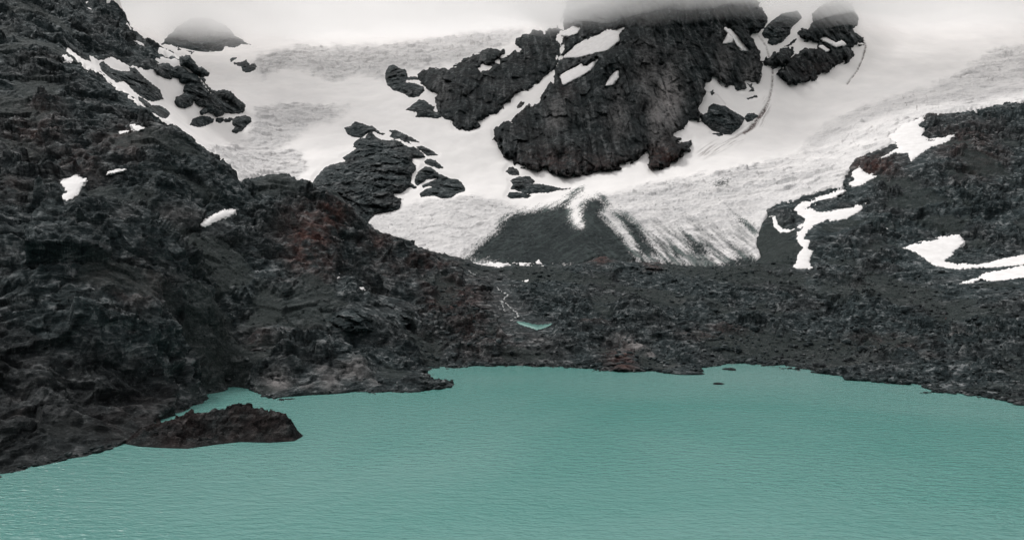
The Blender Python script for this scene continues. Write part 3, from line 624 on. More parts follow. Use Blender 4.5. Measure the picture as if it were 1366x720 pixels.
D += (fbm(P0[..., 0], P0[..., 1], P0[..., 2], 62, 2, 0.5, ridged=True) - 0.6) * 6 * amp * sstep(PXg, 590, 650) * (1 - sstep(PXg, 1120, 1220)) + fbm(P0[..., 0], P0[..., 1], P0[..., 2], 2.6, 2, 0.6) * 0.28 * sstep(PXg, 560, 700) * (Zs > 1)
P1 = P0 + Nn * D[..., None]
P1[..., 2] -= 14 * sstep(gl, -0.5, 7)
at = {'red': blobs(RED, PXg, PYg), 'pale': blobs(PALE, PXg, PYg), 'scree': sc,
      'lower_dark': sstep(sample(mask([[(-260,300),(0,420),(90,470),(180,480),(230,520),(240,545),(160,600),(0,640),(-260,720)]]), PXg, PYg) + 9 * perlin(PXg / 22, PYg / 16, PXg * 0 + 2), -12, 12)}  # outlined darker tone over the lower left face, ragged at its edge
keep = (gl < 9) & (Zs > -7)
hid = np.maximum.accumulate((Zs - CAMH) / Yg, axis=1)          # leave out what lies far behind a crest
div1 = 640 + 0 * Yg[0]
fx = (PXg[:-1, :-1] + PXg[1:, 1:]) / 2; fy = (Yg[:-1, :-1] + Yg[1:, 1:]) / 2
wob = perlin(fx / 30, fy / 30, fx * 0) * 14
cut1 = np.interp(fy, [300, 400, 430, 560, 660, 720], [600, 592, 560, 610, 620, 645]) + wob
cut2 = np.interp(fy, [300, 450, 560, 660, 760], [1190, 1130, 1090, 1050, 1010]) + wob
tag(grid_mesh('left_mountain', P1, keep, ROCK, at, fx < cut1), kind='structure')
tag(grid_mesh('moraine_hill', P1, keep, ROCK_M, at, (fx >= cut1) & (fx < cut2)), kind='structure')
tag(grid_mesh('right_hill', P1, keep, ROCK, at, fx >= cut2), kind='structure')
ROCKTOP = P1

# ------------------------------------------------------------------ glacier: snow, bare ice and rock debris on it
ICE = [[(470,300),(482,292),(495,286),(535,279),(560,269),(590,265),(640,262),(672,270),(700,280),(735,281),(760,300),(700,360),(480,360)],
       [(790,266),(815,262),(850,250),(900,240),(960,228),(1000,222),(1060,205),(1080,185),(1100,168),(1150,143),(1200,126),(1250,112),(1290,90),(1330,66),(1370,58),(1620,20),(1620,120),(1366,140),(1200,200),(1100,270),(1030,370),(780,370)],
       [(335,88),(345,75),(400,62),(450,62),(520,60),(600,48),(660,40),(700,40),(690,55),(650,70),(600,88),(560,95),(515,95),(512,108),(480,100),(450,110),(430,105),(400,93),(380,92),(350,106),(340,97)],
       [(340,145),(380,138),(430,140),(470,145),(450,160),(420,165),(400,180),(370,200),(400,200),(410,225),(390,250),(330,250),(290,215),(275,200),(330,190),(335,165)]]
DEBRIS = [[(618,350),(626,339),(645,321),(660,308),(666,297),(682,287),(700,284),(733,278),(743,273),(757,265),(763,258),(779,252),(774,260),(764,266),(759,277),(761,290),(767,303),(777,303),(773,288),(776,273),(785,265),(795,261),(807,265),(812,274),(803,285),(822,308),(842,332),(860,356),(700,362)],
          [(816,283),(835,288),(850,302),(868,322),(880,339),(884,356),(856,356),(845,330),(829,302)],
          [(889,320),(907,337),(927,356),(900,356)],
          [(903,303),(923,318),(944,333),(970,350),(930,356),(915,330)],
          [(971,284),(995,297),(1010,308),(1006,312),(985,300)],
          [(860,346),(900,348),(960,346),(1005,340),(1015,360),(860,362)]]
NXG = 1250
GPX2 = np.linspace(40, 1612, NXG)
GY2 = np.concatenate([np.geomspace(690, 1000, 330, endpoint=False), np.geomspace(1000, 2100, 560)])
PXg, Yg = np.meshgrid(GPX2, GY2, indexing='ij')
Zs = land(PXg, Yg)
PYg = CY - FPX * (Zs - CAMH) / Yg
P0 = world_of(PXg, Yg, Zs)
e1 = perlin(PXg / 5, PYg / 5, PXg * 0)
gl = sample(M_GL, PXg, PYg) + e1 * 2.0
def streak(ang, lo, wd, seed):                                   # noise drawn out along the flow of the ice
    c, s = math.cos(R(ang)), math.sin(R(ang))
    return fbm((PXg * c + PYg * s) / lo, (-PXg * s + PYg * c) / wd, PXg * 0 + seed, 1.0, 4, 0.6)
stR = np.where(PXg > 780, streak(40, 44, 4.2, 1.5), streak(-32, 20, 4.0, 4.5))
fine = fbm(PXg / 3.0, PYg / 1.8, PXg * 0 + 2.2, 1.0, 3, 0.7)
ice = sstep(sample(mask(ICE), PXg, PYg) + 5 * fbm(PXg / 14, PYg / 8, PXg * 0, 1.0, 3), -5, 7)
ice *= np.where(PYg < 215, np.where(PXg < 760, 0.85, 0.62), 0.85)
ice *= np.clip(0.8 + 0.2 * fine + 0.45 * streak(-12, 60, 9, 12.0) * (PXg > 780) + 0.2 * streak(8, 50, 9, 14.0) * (PXg < 780), 0.45, 1.1)
dsd = sample(mask(DEBRIS), PXg, PYg)
lowR = sstep(PYg, 262, 345) * (PXg > 790) * (PXg < 1020)
deb = sstep(dsd + 5.5 * stR + 6.0 * fbm(PXg / 1.5, PYg / 1.3, PXg * 0 + 31, 1.0, 2, 0.7), -4, 6)
spk = fbm(PXg / 2.6, PYg / 1.7, PXg * 0 + 8.1, 1.0, 2, 0.6)
zone = sstep(sample(mask([ICE[1]]), PXg, PYg), -2, 6) * (1 - sstep(PXg, 985, 1030)) * (0.55 + 0.6 * lowR)
deb = np.maximum(deb, zone * sstep(spk + 0.55 * stR + 0.35 * lowR - 0.20 * (PXg - 960) / 80 * (PXg > 960), 0.52, 0.95) * 0.85)
deb = np.maximum(deb, zone * lowR * sstep(stR + 0.25 * fine, -0.75, 0.55) * 0.80)
zoneL = sstep(sample(mask([ICE[0]]), PXg, PYg), -2, 6)
deb = np.maximum(deb, zoneL * sstep(spk + 0.35 * stR + 0.4 * sstep(PXg, 640, 700), 0.75, 1.0) * 0.7)
up = sstep(-np.hypot((PXg - 962) / 16, (PYg - 247) / 9) + 0.9 * fine + 0.6, -0.2, 0.6)
deb = np.maximum(deb, up * 0.85)
moss = np.clip(sstep(-np.abs(dsd) / 9 + 0.6 * stR + 0.55, 0.1, 0.9) + 0.28 * sstep(stR + 0.4 * fine, 0.0, 0.6), 0, 1) * (deb > 0.2)
def line_d(pts, w0, w1):
    out = np.zeros(PXg.shape, np.float32)
    for k in range(len(pts) - 1):
        (ax, ay), (bx, by) = pts[k], pts[k + 1]
        t = ((PXg - ax) * (bx - ax) + (PYg - ay) * (by - ay)) / ((bx - ax) ** 2 + (by - ay) ** 2)
        tc = np.clip(t, 0, 1)
        d = np.hypot(PXg - ax - tc * (bx - ax), PYg - ay - tc * (by - ay))
        f = (k + tc) / (len(pts) - 1)
        out = np.maximum(out, 1 - d / (w0 + (w1 - w0) * f))
    return np.clip(out, 0, 1)
cr1 = line_d([(1012,48),(1022,62),(1027,80),(1031,95),(1030,115),(1026,135),(1019,150),(1008,162),(996,175)], 1.6, 3.2)
cr1b = line_d([(1021,146),(1012,157),(1004,170),(994,178)], 3.2, 4.0)
cr2 = line_d([(1138,38),(1150,50),(1155,62),(1151,78),(1143,95),(1130,113)], 2.2, 1.3)
cr3 = line_d([(905,20 + 88),(957,128),(968,140)], 1.2, 1.0) * 0.3
fan = sstep(line_d([(1004,168),(985,185),(960,198),(940,205)], 9, 15), 0.05, 0.9) * sstep(streak(-32, 40, 2.6, 7.7), -0.05, 0.55) * 0.55
fan = np.maximum(fan, sstep(line_d([(1022,135),(1024,148),(1014,165)], 7, 9), 0, 1) * sstep(streak(-60, 30, 2.2, 3.3), 0, 0.5) * 0.5)
smear = sstep(line_d([(1120,52),(1200,40)], 6, 8), 0, 1) * 0
nzc = np.clip(0.75 + 0.9 * fine + 0.5 * e1, 0.15, 1.3)
cr1 *= nzc; cr1b *= nzc; cr2 *= nzc
dirt = np.clip(cr1 * 0.8 + cr1b * 1.1 + cr2 * 1.2 * sstep(PYg, 35, 70) + cr3 + fan, 0, 1)
crk = np.clip(1 - np.abs(perlin(PXg / 17 + e1 * .35, PYg / 6.5 + fine * .25, PXg * 0 + 4)) * 13, 0, 1) * ice * (PYg < 258) * sstep(streak(20, 60, 22, 40.0), -0.3, 0.4)
crev = 0
for pts in ([(1233,126),(1238,135),(1236,148)],[(1203,128),(1208,138),(1212,152)],[(1218,126),(1222,140),(1224,152)],[(1190,160),(1172,172),(1165,182)],[(1135,180),(1142,195),(1146,206)],
            [(1320,100),(1318,112),(1328,118)],[(335,95),(345,84),(350,92)],[(470,66),(480,75),(470,85)],[(540,58),(600,62),(640,56),(668,58)],[(480,60),(520,66),(560,63)],[(560,85),(575,78),(570,92)],
            [(620,70),(655,60),(662,50)],[(420,155),(412,170)],[(440,150),(425,160)]):
    crev = np.maximum(crev, line_d(pts, 1.3, 1.0))
dirt = np.maximum(dirt, crev * 0.7 * sstep(fine + 0.6 * e1, -0.1, 0.6) * (PXg > 800))
dirt = np.maximum(dirt, crk * np.where(PYg < 112, 0.55, 0.34))
Zn = fbm(P0[..., 0], P0[..., 1], P0[..., 2] * 0.5, 70, 3) * 2.2 + ice * (fbm(P0[..., 0], P0[..., 1], P0[..., 2], 14, 3, 0.6, ridged=True) * 1.1) + fine * 0.2 * np.maximum(ice, deb)
# crevassed relief of the two icefalls
ser = blocks(P0[..., 0] * .7, P0[..., 1], P0[..., 2] * 1.6, 17, 21, 1.2) * 3.4 + blocks(P0[..., 0], P0[..., 1], P0[..., 2] * 2, 7, 23, 1.2) * 0.6
Zn += ice * np.where(PYg < 112, 1.7, np.where(PYg < 262, 1.2, 0.5)) * ser
Zn += -3.0 * np.clip(dirt, 0, 1) * (cr1 + cr2 > 0) + 1.5
Zn *= 1 - 0.85 * sstep(sample(mask([q for q, *_ in OUTCROPS]), PXg, PYg), -6, 0)          # the ice lies smooth against the rock
P1 = P0.copy()
P1[..., 2] += Zn - 16 * sstep(-gl, -1.0, 8)
keep = gl > -10
gobj = grid_mesh('glacier_terrain', P1, keep, SNOW, {'ice': np.clip(ice, 0, 1), 'debris': np.clip(deb, 0, 1), 'dirt': dirt, 'moss': moss})
tag(gobj, kind='structure')

# ------------------------------------------------------------------ rocks standing out of the snow, and the snow patches
def relief(name, polys, base, dfun, mat, attrs_on=True, step=0.8, ymin=690.0, edge=3.5, rag=1.0, front=False):
    allp = np.array([q for p in polys for q in p])
    x0, y0 = allp.min(0) - 7; x1, y1 = allp.max(0) + 7
    step = max(step, min(1.0, (x1 - x0) / 60)) if (x1 - x0) > 40 else max(0.3, (x1 - x0) / 60)
    w, h = int((x1 - x0) / step) + 2, int((y1 - y0) / step) + 2
    S = sdist(polys, x0, y0, w, h, step)
    px, py = np.meshgrid(x0 + np.arange(w) * step, y0 + np.arange(h) * step, indexing='ij')
    if rag == 1.3:
        S = S + 3.2 * blocks(px, py, px * 0, 8, 17, 1.0) + 1.6 * perlin(px / 7, py / 9, px * 0 + 1)
    S = S + rag * (perlin(px / 3.2, py / 3.2, px * 0 + 3) + 0.6 * perlin(px / 1.5, py / 1.5, px * 0 + 6))
    Y0 = sight(px.ravel(), py.ravel(), ymin).reshape(px.shape)
    kw = max(1, int(4 / step))
    pad = np.pad(Y0, ((kw, kw), (0, 0)), mode='edge')
    if front:
        Y0 = np.min([pad[i:i + Y0.shape[0]] for i in range(2 * kw + 1)], axis=0); pad = np.pad(Y0, ((kw, kw), (0, 0)), mode='edge')
    Y0 = np.mean([pad[i:i + Y0.shape[0]] for i in range(2 * kw + 1)], axis=0)
    if front:
        Y0 = np.minimum(Y0, front)
    e = (CY - py) / FPX
    Q = np.stack([(px - CX) / FPX * Y0, Y0, CAMH + e * Y0], -1)
    d = dfun(px, py, S, Q)
    Y1 = Y0 - d
    P3 = np.stack([(px - CX) / FPX * Y1, Y1, CAMH + e * Y1], -1)
    at = {'red': blobs(RED, px, py), 'pale': blobs(PALE, px, py)} if attrs_on else {}
    return grid_mesh(name, P3[:, ::-1], (S > -edge)[:, ::-1], mat, {k: v[:, ::-1] for k, v in at.items()})

def outcrop_d(lift, kind):
    def f(px, py, S, Q):
        X, Y, Z = Q[..., 0], Q[..., 1], Q[..., 2]
        s = np.clip(S, 0, 99)
        L = 3.0 if lift < 15 else 5.0
        if kind == 'c':
            L = 9.0
        base = lift * (0.3 if kind == 'c' else 0.75) * (1 - np.exp(-s / L)) + 1.2
        if kind == 'c':
            O0 = X * 0
            wx = fbm(X, O0, Z * 0.5, 90, 2) * 12 + (Z - 300) * 0.12
            r = np.abs(perlin((X + wx) / 52, O0 + 1.7, Z / 260)) * 27
            r += np.abs(perlin((X + wx * 1.3) / 21, O0 + 5.1, Z / 120)) * 13
            r += np.abs(perlin((X + wx) / 9, O0 + 9.3, Z / 40)) * 6
            r += blocks(X + wx, O0 + Y * .1, Z * 0.45, 24, 5, 1.6) * 6
            r += blocks(X + wx, O0 + Y * .1, Z * 0.45, 9, 8, 1.5) * 1.8
            r += fbm(X, Y, Z * 0.5, 6, 2, 0.6, ridged=True) * 0.8
            r += np.clip(1 - np.abs(perlin(X / 40 + 3, O0, (Z + X * 0.4) / 30)) * 7, 0, 1) * -3.0
            r += fbm(X, Y, Z, 85, 2) * 12
        else:
            r = (rock_noise(X, Y, Z, 0.5) * 0.55 + blocks(X * .8, Y * .6, Z, 13, 31, 1.6) * 4.5 + blocks(X, Y * .6, Z, 5, 37, 1.5) * 1.6) * min(1.0, 0.35 + lift / 18.0)
        r = r + fbm(X, Y, Z, 5, 2) * 0.5
        d = base + r * sstep(S, 0, 5)
        return np.where(S < 0, 1.2 + S * 4.5, np.maximum(d, 1.2 + 0.4 * s))
    return f
cuts = [p for p, _ in LEDGES]
for pts, lift, lab, kind in OUTCROPS:
    big = kind == 'c'
    polys = [pts] + (cuts if big and lift > 40 else cuts[-2:] if big and lift < 30 else [])
    o = relief('rock_cliff' if big else 'rock_outcrop', polys, None, outcrop_d(lift, kind), CLIFFM if big else OUTM,
               rag=1.3 if big else 1.0, front=1030 if 'lens' in lab else 1085 if 'long chain' in lab else False, ymin=960 if 'lens' in lab else 690)
    tag(o, lab, 'cliff' if big else 'rock', CLIFF if big else LM)
KNOLLS = [
 ([(799,495),(802,487),(812,473),(829,465),(844,463),(849,474),(852,486),(866,496),(845,497),(822,496)], 7, 'reddish rock knoll rising straight from the water of the far shore'),
 ([(326,458),(345,438),(370,434),(400,440),(430,454),(447,466),(420,477),(390,474),(360,472),(335,470)], 6, 'humped dark rock knoll above the pale stained headland'),
 ([(784,353),(792,343),(803,338),(815,342),(826,350),(815,356)], 5, 'rusty rock knob on the moraine crest in front of the dark debris'),
 ([(862,357),(868,350),(878,347),(886,353),(884,359)], 4, 'small rusty rock knob on the moraine crest, right of the larger one'),
 ([(438,428),(468,402),(500,394),(540,401),(563,415),(546,432),(500,442),(460,442)], 8, 'broad dark rock hump below the two tiny snow spots'),
 ([(603,427),(614,402),(640,394),(662,406),(670,420),(656,433),(625,437)], 7, 'brownish rock hump left of the meltwater cascade'),
]
for pts, lift, lab in KNOLLS:
    o = relief('rock_knoll', [pts], None, outcrop_d(lift, 'l'), ROCK, ymin=120, rag=1.6, edge=3.0)
    tag(o, lab, 'rock', 'rock knolls round the lake')
for pts, lab in LEDGES:
    o = relief('snow_ledge', [pts], None, lambda px, py, S, Q: np.where(S < -1, 12 + (S + 1) * 5, 12 + 4 * (1 - np.exp(-np.clip(S + 1, 0, 99) / 3))), FIRN, False, edge=2.5, rag=0.8)
    tag(o, lab, 'snow patch', 'snow caught on the cliffs')
for pts, lab in BOULDERS_ON_SNOW:
    o = relief('boulder', [pts], None, lambda px, py, S, Q: np.where(S < 0, 1.5 + S * 3, 1.5 + 2.5 * (1 - np.exp(-np.clip(S, 0, 9) / 1.5)) + fbm(*[Q[..., k] for k in range(3)], 3, 2) * 0.4), OUTM, False, edge=2.5, rag=0.5)
    tag(o, lab, 'boulder', 'boulders on the glacier')
for pts, th, lab, _ in PATCHES:
    xs = [p[0] for p in pts]; ys = [p[1] for p in pts]
    far = max(ys) < 130 and max(xs) < 300
    right_up = min(xs) > 1080 and max(ys) < 260
    def dp(px, py, S, Q, th=th):
        return np.where(S < 0, th * 0.6 + S * 2.2, th * (0.6 + 0.9 * (1 - np.exp(-np.clip(S, 0, 99) / 4))) + fbm(Q[..., 0], Q[..., 1], Q[..., 2], 14, 3) * 0.5)
    o = relief('snow_patch', [pts], None, dp, FIRN, False, ymin=120, edge=3.0, rag=1.7)
    tag(o, lab, 'snow patch', 'snow patches on the dark slopes')

# ------------------------------------------------------------------ lake
def sheet(name, pts, z, mat):
    me = bpy.data.meshes.new(name)
    me.from_pydata([(x, y, z) for x, y in pts], [], [list(range(len(pts)))])
    me.materials.append(mat)
    o = bpy.data.objects.new(name, me); COL.objects.link(o)
    return o
m, N, L, P = new_mat('glacial_water')
pos = N.new('ShaderNodeNewGeometry').outputs['Position']
pat = noise(N, L, mapped(N, L, pos, (0, 0, R(-18)), (0.0045, 0.0065, 1)), 1.0, 4, 0.5, 0.6)
L.new(mix(N, L, ramp(N, L, pat, [(0.35, 0), (0.65, 1)]), (0.078, 0.252, 0.223), (0.136, 0.284, 0.262)), P.inputs['Base Color'])
P.inputs['IOR'].default_value = 1.33
P.inputs['Roughness'].default_value = 0.15
w1 = noise(N, L, mapped(N, L, pos, (0, 0, R(14)), (0.20, 0.50, 1)), 1.0, 3, 0.55, 0.3)
w2 = noise(N, L, mapped(N, L, pos, (0, 0, R(-24)), (0.6, 1.2, 1)), 1.0, 3, 0.55, 0.2)
hh = mth(N, L, 'ADD', w1, mth(N, L, 'MULTIPLY', w2, 0.45))
hh = mth(N, L, 'MULTIPLY', hh, ramp(N, L, pat, [(0.35, 1.15), (0.65, 0.40)]))
L.new(bump(N, L, hh, 1.0, 1.05), P.inputs['Normal'])
WATER = m
tag(sheet('lake_water', [(-700, -300), (900, -300), (900, 700), (-700, 700)], 0.0, WATER), kind='structure')
m, N, L, P = new_mat('silt')
pos = N.new('ShaderNodeNewGeometry').outputs['Position']
L.new(ramp(N, L, noise(N, L, pos, 0.05), [(0.3, (0.05, 0.06, 0.06)), (0.7, (0.09, 0.10, 0.10))]), P.inputs['Base Color'])
tag(sheet('ground', [(-6000, -3000), (6000, -3000), (6000, 6000), (-6000, 6000)], -14.0, m), kind='structure')

# ------------------------------------------------------------------ islet, boulders, rubble
def heightfield_rock(name, outline, Yc, hmap, mat, nx=240, ny=160):
    """rock rising from the lake: outline in plan (x,y), heights from distance to the shore plus relief"""
    P = np.array(outline)
    x0, y0 = P.min(0) - 3; x1, y1 = P.max(0) + 3
    xs, ys = np.linspace(x0, x1, nx), np.linspace(y0, y1, ny)
    X, Yy = np.meshgrid(xs, ys, indexing='ij')
    dmin = np.full(X.shape, 1e9); ins = np.zeros(X.shape, bool)
    for (ax, ay), (bx, by) in zip(P, np.roll(P, -1, 0)):
        dx, dy = bx - ax, by - ay
        t = np.clip(((X - ax) * dx + (Yy - ay) * dy) / (dx * dx + dy * dy), 0, 1)
        dmin = np.minimum(dmin, np.hypot(X - ax - t * dx, Yy - ay - t * dy))
        ins ^= ((ay > Yy) != (by > Yy)) & (X < ax + (Yy - ay) / (by - ay + 1e-12) * dx)
    S = np.where(ins, dmin, -dmin)
    Z = hmap(X, Yy, S)
    return grid_mesh(name, np.stack([X, Yy, Z], -1), S > -3, mat, {'red': np.full(X.shape, .45), 'pale': np.zeros(X.shape)})
def g2(px, py, z=0.0):
    Y = (CAMH - z) * FPX / (py - CY)
    return ((px - CX) / FPX * Y, Y)
IS = [g2(*q) for q in [(165,591),(185,595),(215,597),(250,598),(285,593),(320,589),(360,590),(392,588),(404,581),(396,574),(370,568),(340,563),(300,561),(265,565),(235,570),(205,577),(178,584)]]
_cr = np.array([g2(168,588),g2(215,583),g2(255,580),g2(290,578),g2(322,577),(g2(350,578)),g2(380,580),g2(402,583)])
_ch = np.array([0.5, 2.8, 5.2, 7.4, 9.4, 7.4, 4.2, 0.6])
def islet_h(X, Y, S):
    top = np.interp(X, _cr[:, 0], _ch); yc = np.interp(X, _cr[:, 0], _cr[:, 1])
    dd = np.abs(Y - yc) / np.where(Y < yc, 8.0, 11.0)
    h = top * np.clip(1.0 - dd ** 1.5 * 0.75, 0.05, 1) * sstep(S, -0.5, 5.5)
    r = rock_noise(X * 1.6, Y * 1.6, h * 1.6, 0) * 0.4 + fbm(X, Y, h, 2.2, 3, 0.6) * 0.5 + blocks(X, Y, h, 3.4, 41, 1.4) * 1.5 + blocks(X, Y, h, 1.4, 43, 1.4) * 0.5
    z = np.where(S < 0, S * 0.8, h) + r * sstep(S, -0.5, 4) * 0.6 + 0.15 + 1.3 * sstep(S, -0.5, 3)
    return np.where(S > 0.6, np.maximum(z, 0.35 + 0.25 * r * 0 + 0.5 * sstep(S, 0.5, 3) + 0.3 * perlin(X / 2, Y / 2, X * 0)), z)
o = heightfield_rock('rock_islet', IS, 250, islet_h, ISLETM)
tag(o, 'dark reddish rock islet rising from the turquoise lake off the left shore', 'islet')

def stone_mesh(name, r, sx, sy, sz, seed, sub=3):
    import bmesh
    bm = bmesh.new()
    bmesh.ops.create_icosphere(bm, subdivisions=sub, radius=1.0)
    V = np.array([v.co[:] for v in bm.verts])
    k = 1 + 0.45 * fbm(V[:, 0] + seed * 3.1, V[:, 1], V[:, 2] + seed, 1.1, 3, 0.5)
    V = V * k[:, None]
    V = np.sign(V) * np.abs(V) ** 0.8
    V *= np.array([sx, sy, sz]) * r
    for v, c in zip(bm.verts, V):
        v.co = c
    me = bpy.data.meshes.new(name)
    bm.to_mesh(me); bm.free()
    return me
RK = {}
def ground_at(px, Y):
    i = int(np.clip(np.searchsorted(RPX, px), 1, NX - 1)); j = int(np.clip(np.searchsorted(RY, Y), 1, len(RY) - 1))
    return ROCKTOP[i, j]
LONE = [  # px, py at foot, width px, label
 ((984,468), 11, 'rounded pale grey boulder on the gravel above the far shore, larger of two'),
 ((970,466), 8, 'smaller grey boulder left of the rounded boulder on the far gravel'),
 ((973,493), 16, 'low grey rock awash in the lake near the far shore'),
 ((958,512), 16, 'dark flat rock barely breaking the water surface off the far shore'),
 ((948,484), 8, 'small grey stone at the water edge of the far bay'),
 ((1000,485), 12, 'pale low stone at the waterline of the far bay'),
 ((1022,487), 10, 'second pale stone at the waterline of the far bay, further right'),
 ((1292,527), 12, 'flat dark stone in the shallows off the right shore'),
 ((1306,530), 6, 'small dark stone beside the flat stone off the right shore'),
 ((577,489), 8, 'small dark rock at the water edge behind the headland'),
 ((914,497), 46, 'long low rock spit reaching into the lake at the far shore'),
 ((298,521), 5, 'tiny black stone in the inlet behind the islet'),
]
for i, ((px, py), wpx, lab) in enumerate(LONE):
    Y = float(sight(np.array([px], float), np.array([py], float))[0]) if py < 486 else CAMH * FPX / (py - CY)
    r = wpx / FPX * Y / 2
    flat = 0.35 if py > 486 else 0.75
    flat = 0.10 if wpx > 40 else flat
    o = bpy.data.objects.new('boulder', stone_mesh('boulder', r, 1.0, 0.8, flat, i + 2, 4))
    o.data.materials.append(OUTM)
    z = CAMH + (CY - py) / FPX * Y
    o.location = ((px - CX) / FPX * Y, Y, z + (r * flat * 0.35 if py < 486 else 0.0 if py != 512 else -r * flat * 0.45))
    o.rotation_euler.z = random.uniform(0, 6)
    COL.objects.link(o)
    tag(o, lab, 'boulder', 'boulders by the lake')

# loose rubble over the moraine and the scree: uncountable
protos = []
for s in range(10):
    me = stone_mesh('tmp', 1, random.uniform(.8, 1.3), random.uniform(.8, 1.2), random.uniform(.5, .9), s + 40, 2)
    V = np.array([v.co[:] for v in me.vertices], np.float32); F = np.array([p.vertices[:] for p in me.polygons], np.int32)
    protos.append((V, F)); bpy.data.meshes.remove(me)
VV, FF, off = [], [], 0
nrub = 0
while nrub < 13000:
    px = random.uniform(-20, 1390) if random.random() < .35 else random.uniform(560, 1390)
    Y = math.exp(random.uniform(math.log(300), math.log(690)))
    if nrub % 6 == 0:                                        # stones along the waterline
        k_ = random.randrange(NX); col_ = ROCKTOP[k_, :, 2]
        js = np.nonzero((col_[1:] > 0.15) & (col_[:-1] <= 0.15))[0]
        if len(js) == 0:
            continue
        px, Y = RPX[k_], RY[js[0] + 1] * random.uniform(.997, 1.01)
    p = ground_at(px, Y)
    if p[2] < -0.4 or p[2] > 95:
        continue
    py = CY - FPX * (p[2] - CAMH) / p[1]
    pxx = CX + FPX * p[0] / p[1]
    i, j = int(pxx - MX0), int(py - MY0)
    if M_PA[i, j] > -4 or M_GL[i, j] > -3:
        continue
    if px < 560 and M_SC[i, j] < -6 and random.random() < .7:
        continue
    r = 0.32 * math.exp(random.gauss(0, .68)) * (1.15 if px > 560 else .8)
    r = min(r, 2.8)
    V, F = random.choice(protos)
    a = random.uniform(0, 6.28); c, s = math.cos(a), math.sin(a)
    Q = V * r
    VV.append(np.stack([Q[:, 0] * c - Q[:, 1] * s + p[0], Q[:, 0] * s + Q[:, 1] * c + p[1], Q[:, 2] + p[2] + r * .15], 1))
    FF.append(F + off); off += len(V); nrub += 1
VV, FF = np.concatenate(VV), np.concatenate(FF)
me = bpy.data.meshes.new('rubble')
me.vertices.add(len(VV)); me.vertices.foreach_set('co', VV.astype(np.float32).ravel())
me.loops.add(FF.size); me.loops.foreach_set('vertex_index', FF.astype(np.int32).ravel())
me.polygons.add(len(FF)); me.polygons.foreach_set('loop_start', np.arange(0, FF.size, 3, dtype=np.int32))
me.update(calc_edges=True)
me.materials.append(ROCK_M)
o = bpy.data.objects.new('rubble', me); COL.objects.link(o)
tag(o, kind='stuff')

# ------------------------------------------------------------------ meltwater
m, N, L, P = new_mat('white_water')
pos = N.new('ShaderNodeNewGeometry').outputs['Position']
L.new(ramp(N, L, noise(N, L, pos, 0.5, 6, 0.7), [(0.43, (0.04, 0.05, 0.05)), (0.50, (0.26, 0.28, 0.28)), (0.60, (0.72, 0.72, 0.72))]), P.inputs['Base Color'])
P.inputs['Roughness'].default_value = 0.3
FOAM = m
def ribbon(path, wpx):
    L2, R2 = [], []
    P = []
    for (ax, ay), (bx, by) in zip(path[:-1], path[1:]):
        k = max(2, int(math.hypot(bx - ax, by - ay) / 0.7))
        P += [(ax + (bx - ax) * t / k, ay + (by - ay) * t / k) for t in range(k)]
    P.append(path[-1]); P = np.array(P)
    P[:, 0] += perlin(P[:, 0] / 2.5, P[:, 1] / 2.5, P[:, 0] * 0) * 1.2
    T = np.gradient(P, axis=0); T /= np.linalg.norm(T, axis=1)[:, None] + 1e-9
    nrm = np.stack([-T[:, 1], T[:, 0]], 1)
    w = wpx * (0.7 + 0.6 * np.abs(perlin(P[:, 0] / 3, P[:, 1] / 3, P[:, 0] * 0 + 5)))
    return np.concatenate([P + nrm * w[:, None] / 2, (P - nrm * w[:, None] / 2)[::-1]])
for path, w in ([(663,383),(667,388),(679,393),(673,397),(669,402),(676,405),(682,411),(688,416),(693,421),(686,424),(681,428)], 1.9), ([(623,359),(628,363),(634,367)], 1.4), ([(673,415),(671,408),(669,402)], 1.5):
    o = relief('stream_water', [[tuple(q) for q in ribbon(path, w)]], None, lambda px, py, S, Q: 2.6 + np.clip(S, -3, 3) * 0.8, FOAM, False, ymin=120, edge=0.25, rag=1.7)
    tag(o, kind='structure')
pool = tr([(590,650),(640,655),(700,668),(760,680),(830,678),(885,668),(850,688),(800,706),(760,714),(720,700),(670,684),(620,668)], *RD)
m, N, L, P = new_mat('pool_silt_water')
P.inputs['Base Color'].default_value = (0.13, 0.27, 0.24, 1); P.inputs['Roughness'].default_value = 0.12
o = relief('pool_water', [pool], None, lambda px, py, S, Q: 2.0 + np.clip(S, -3, 2) * 1.0, m, False, ymin=120, edge=1.5, rag=0.3)
tag(o, kind='structure')

# ------------------------------------------------------------------ hikers
def flat(name, c, rough=0.8):
    m, N, L, P = new_mat(name)
    pos = N.new('ShaderNodeTexCoord').outputs['Object']
    L.new(mix(N, L, noise(N, L, pos, 9.0), tuple(k * .8 for k in c), tuple(min(1, k * 1.15) for k in c)), P.inputs['Base Color'])
    P.inputs['Roughness'].default_value = rough
    return m
SKIN, DARK = flat('skin', (0.45, 0.28, 0.2)), flat('dark_cloth', (0.012, 0.013, 0.016))
REDC, HAIR, GREYC = flat('red_jacket', (0.35, 0.012, 0.03)), flat('hair', (0.02, 0.014, 0.01)), flat('black_jacket', (0.010, 0.011, 0.013))
def skinned(name, verts, edges, rad, mat, parent=None):
    me = bpy.data.meshes.new(name)
    me.from_pydata(verts, edges, []); me.skin_vertices or me.attributes
    o = bpy.data.objects.new(name, me); COL.objects.link(o)
    bpy.context.view_layer.objects.active = o
    md = o.modifiers.new('skin', 'SKIN')
    for i, r in enumerate(rad):
        me.skin_vertices[0].data[i].radius = (r, r)
    me.skin_vertices[0].data[0].use_root = True
    o.modifiers.new('sub', 'SUBSURF').levels = 1
    o.modifiers['sub'].render_levels = 1
    me.materials.append(mat)
    if parent:
        o.parent = parent
    return o
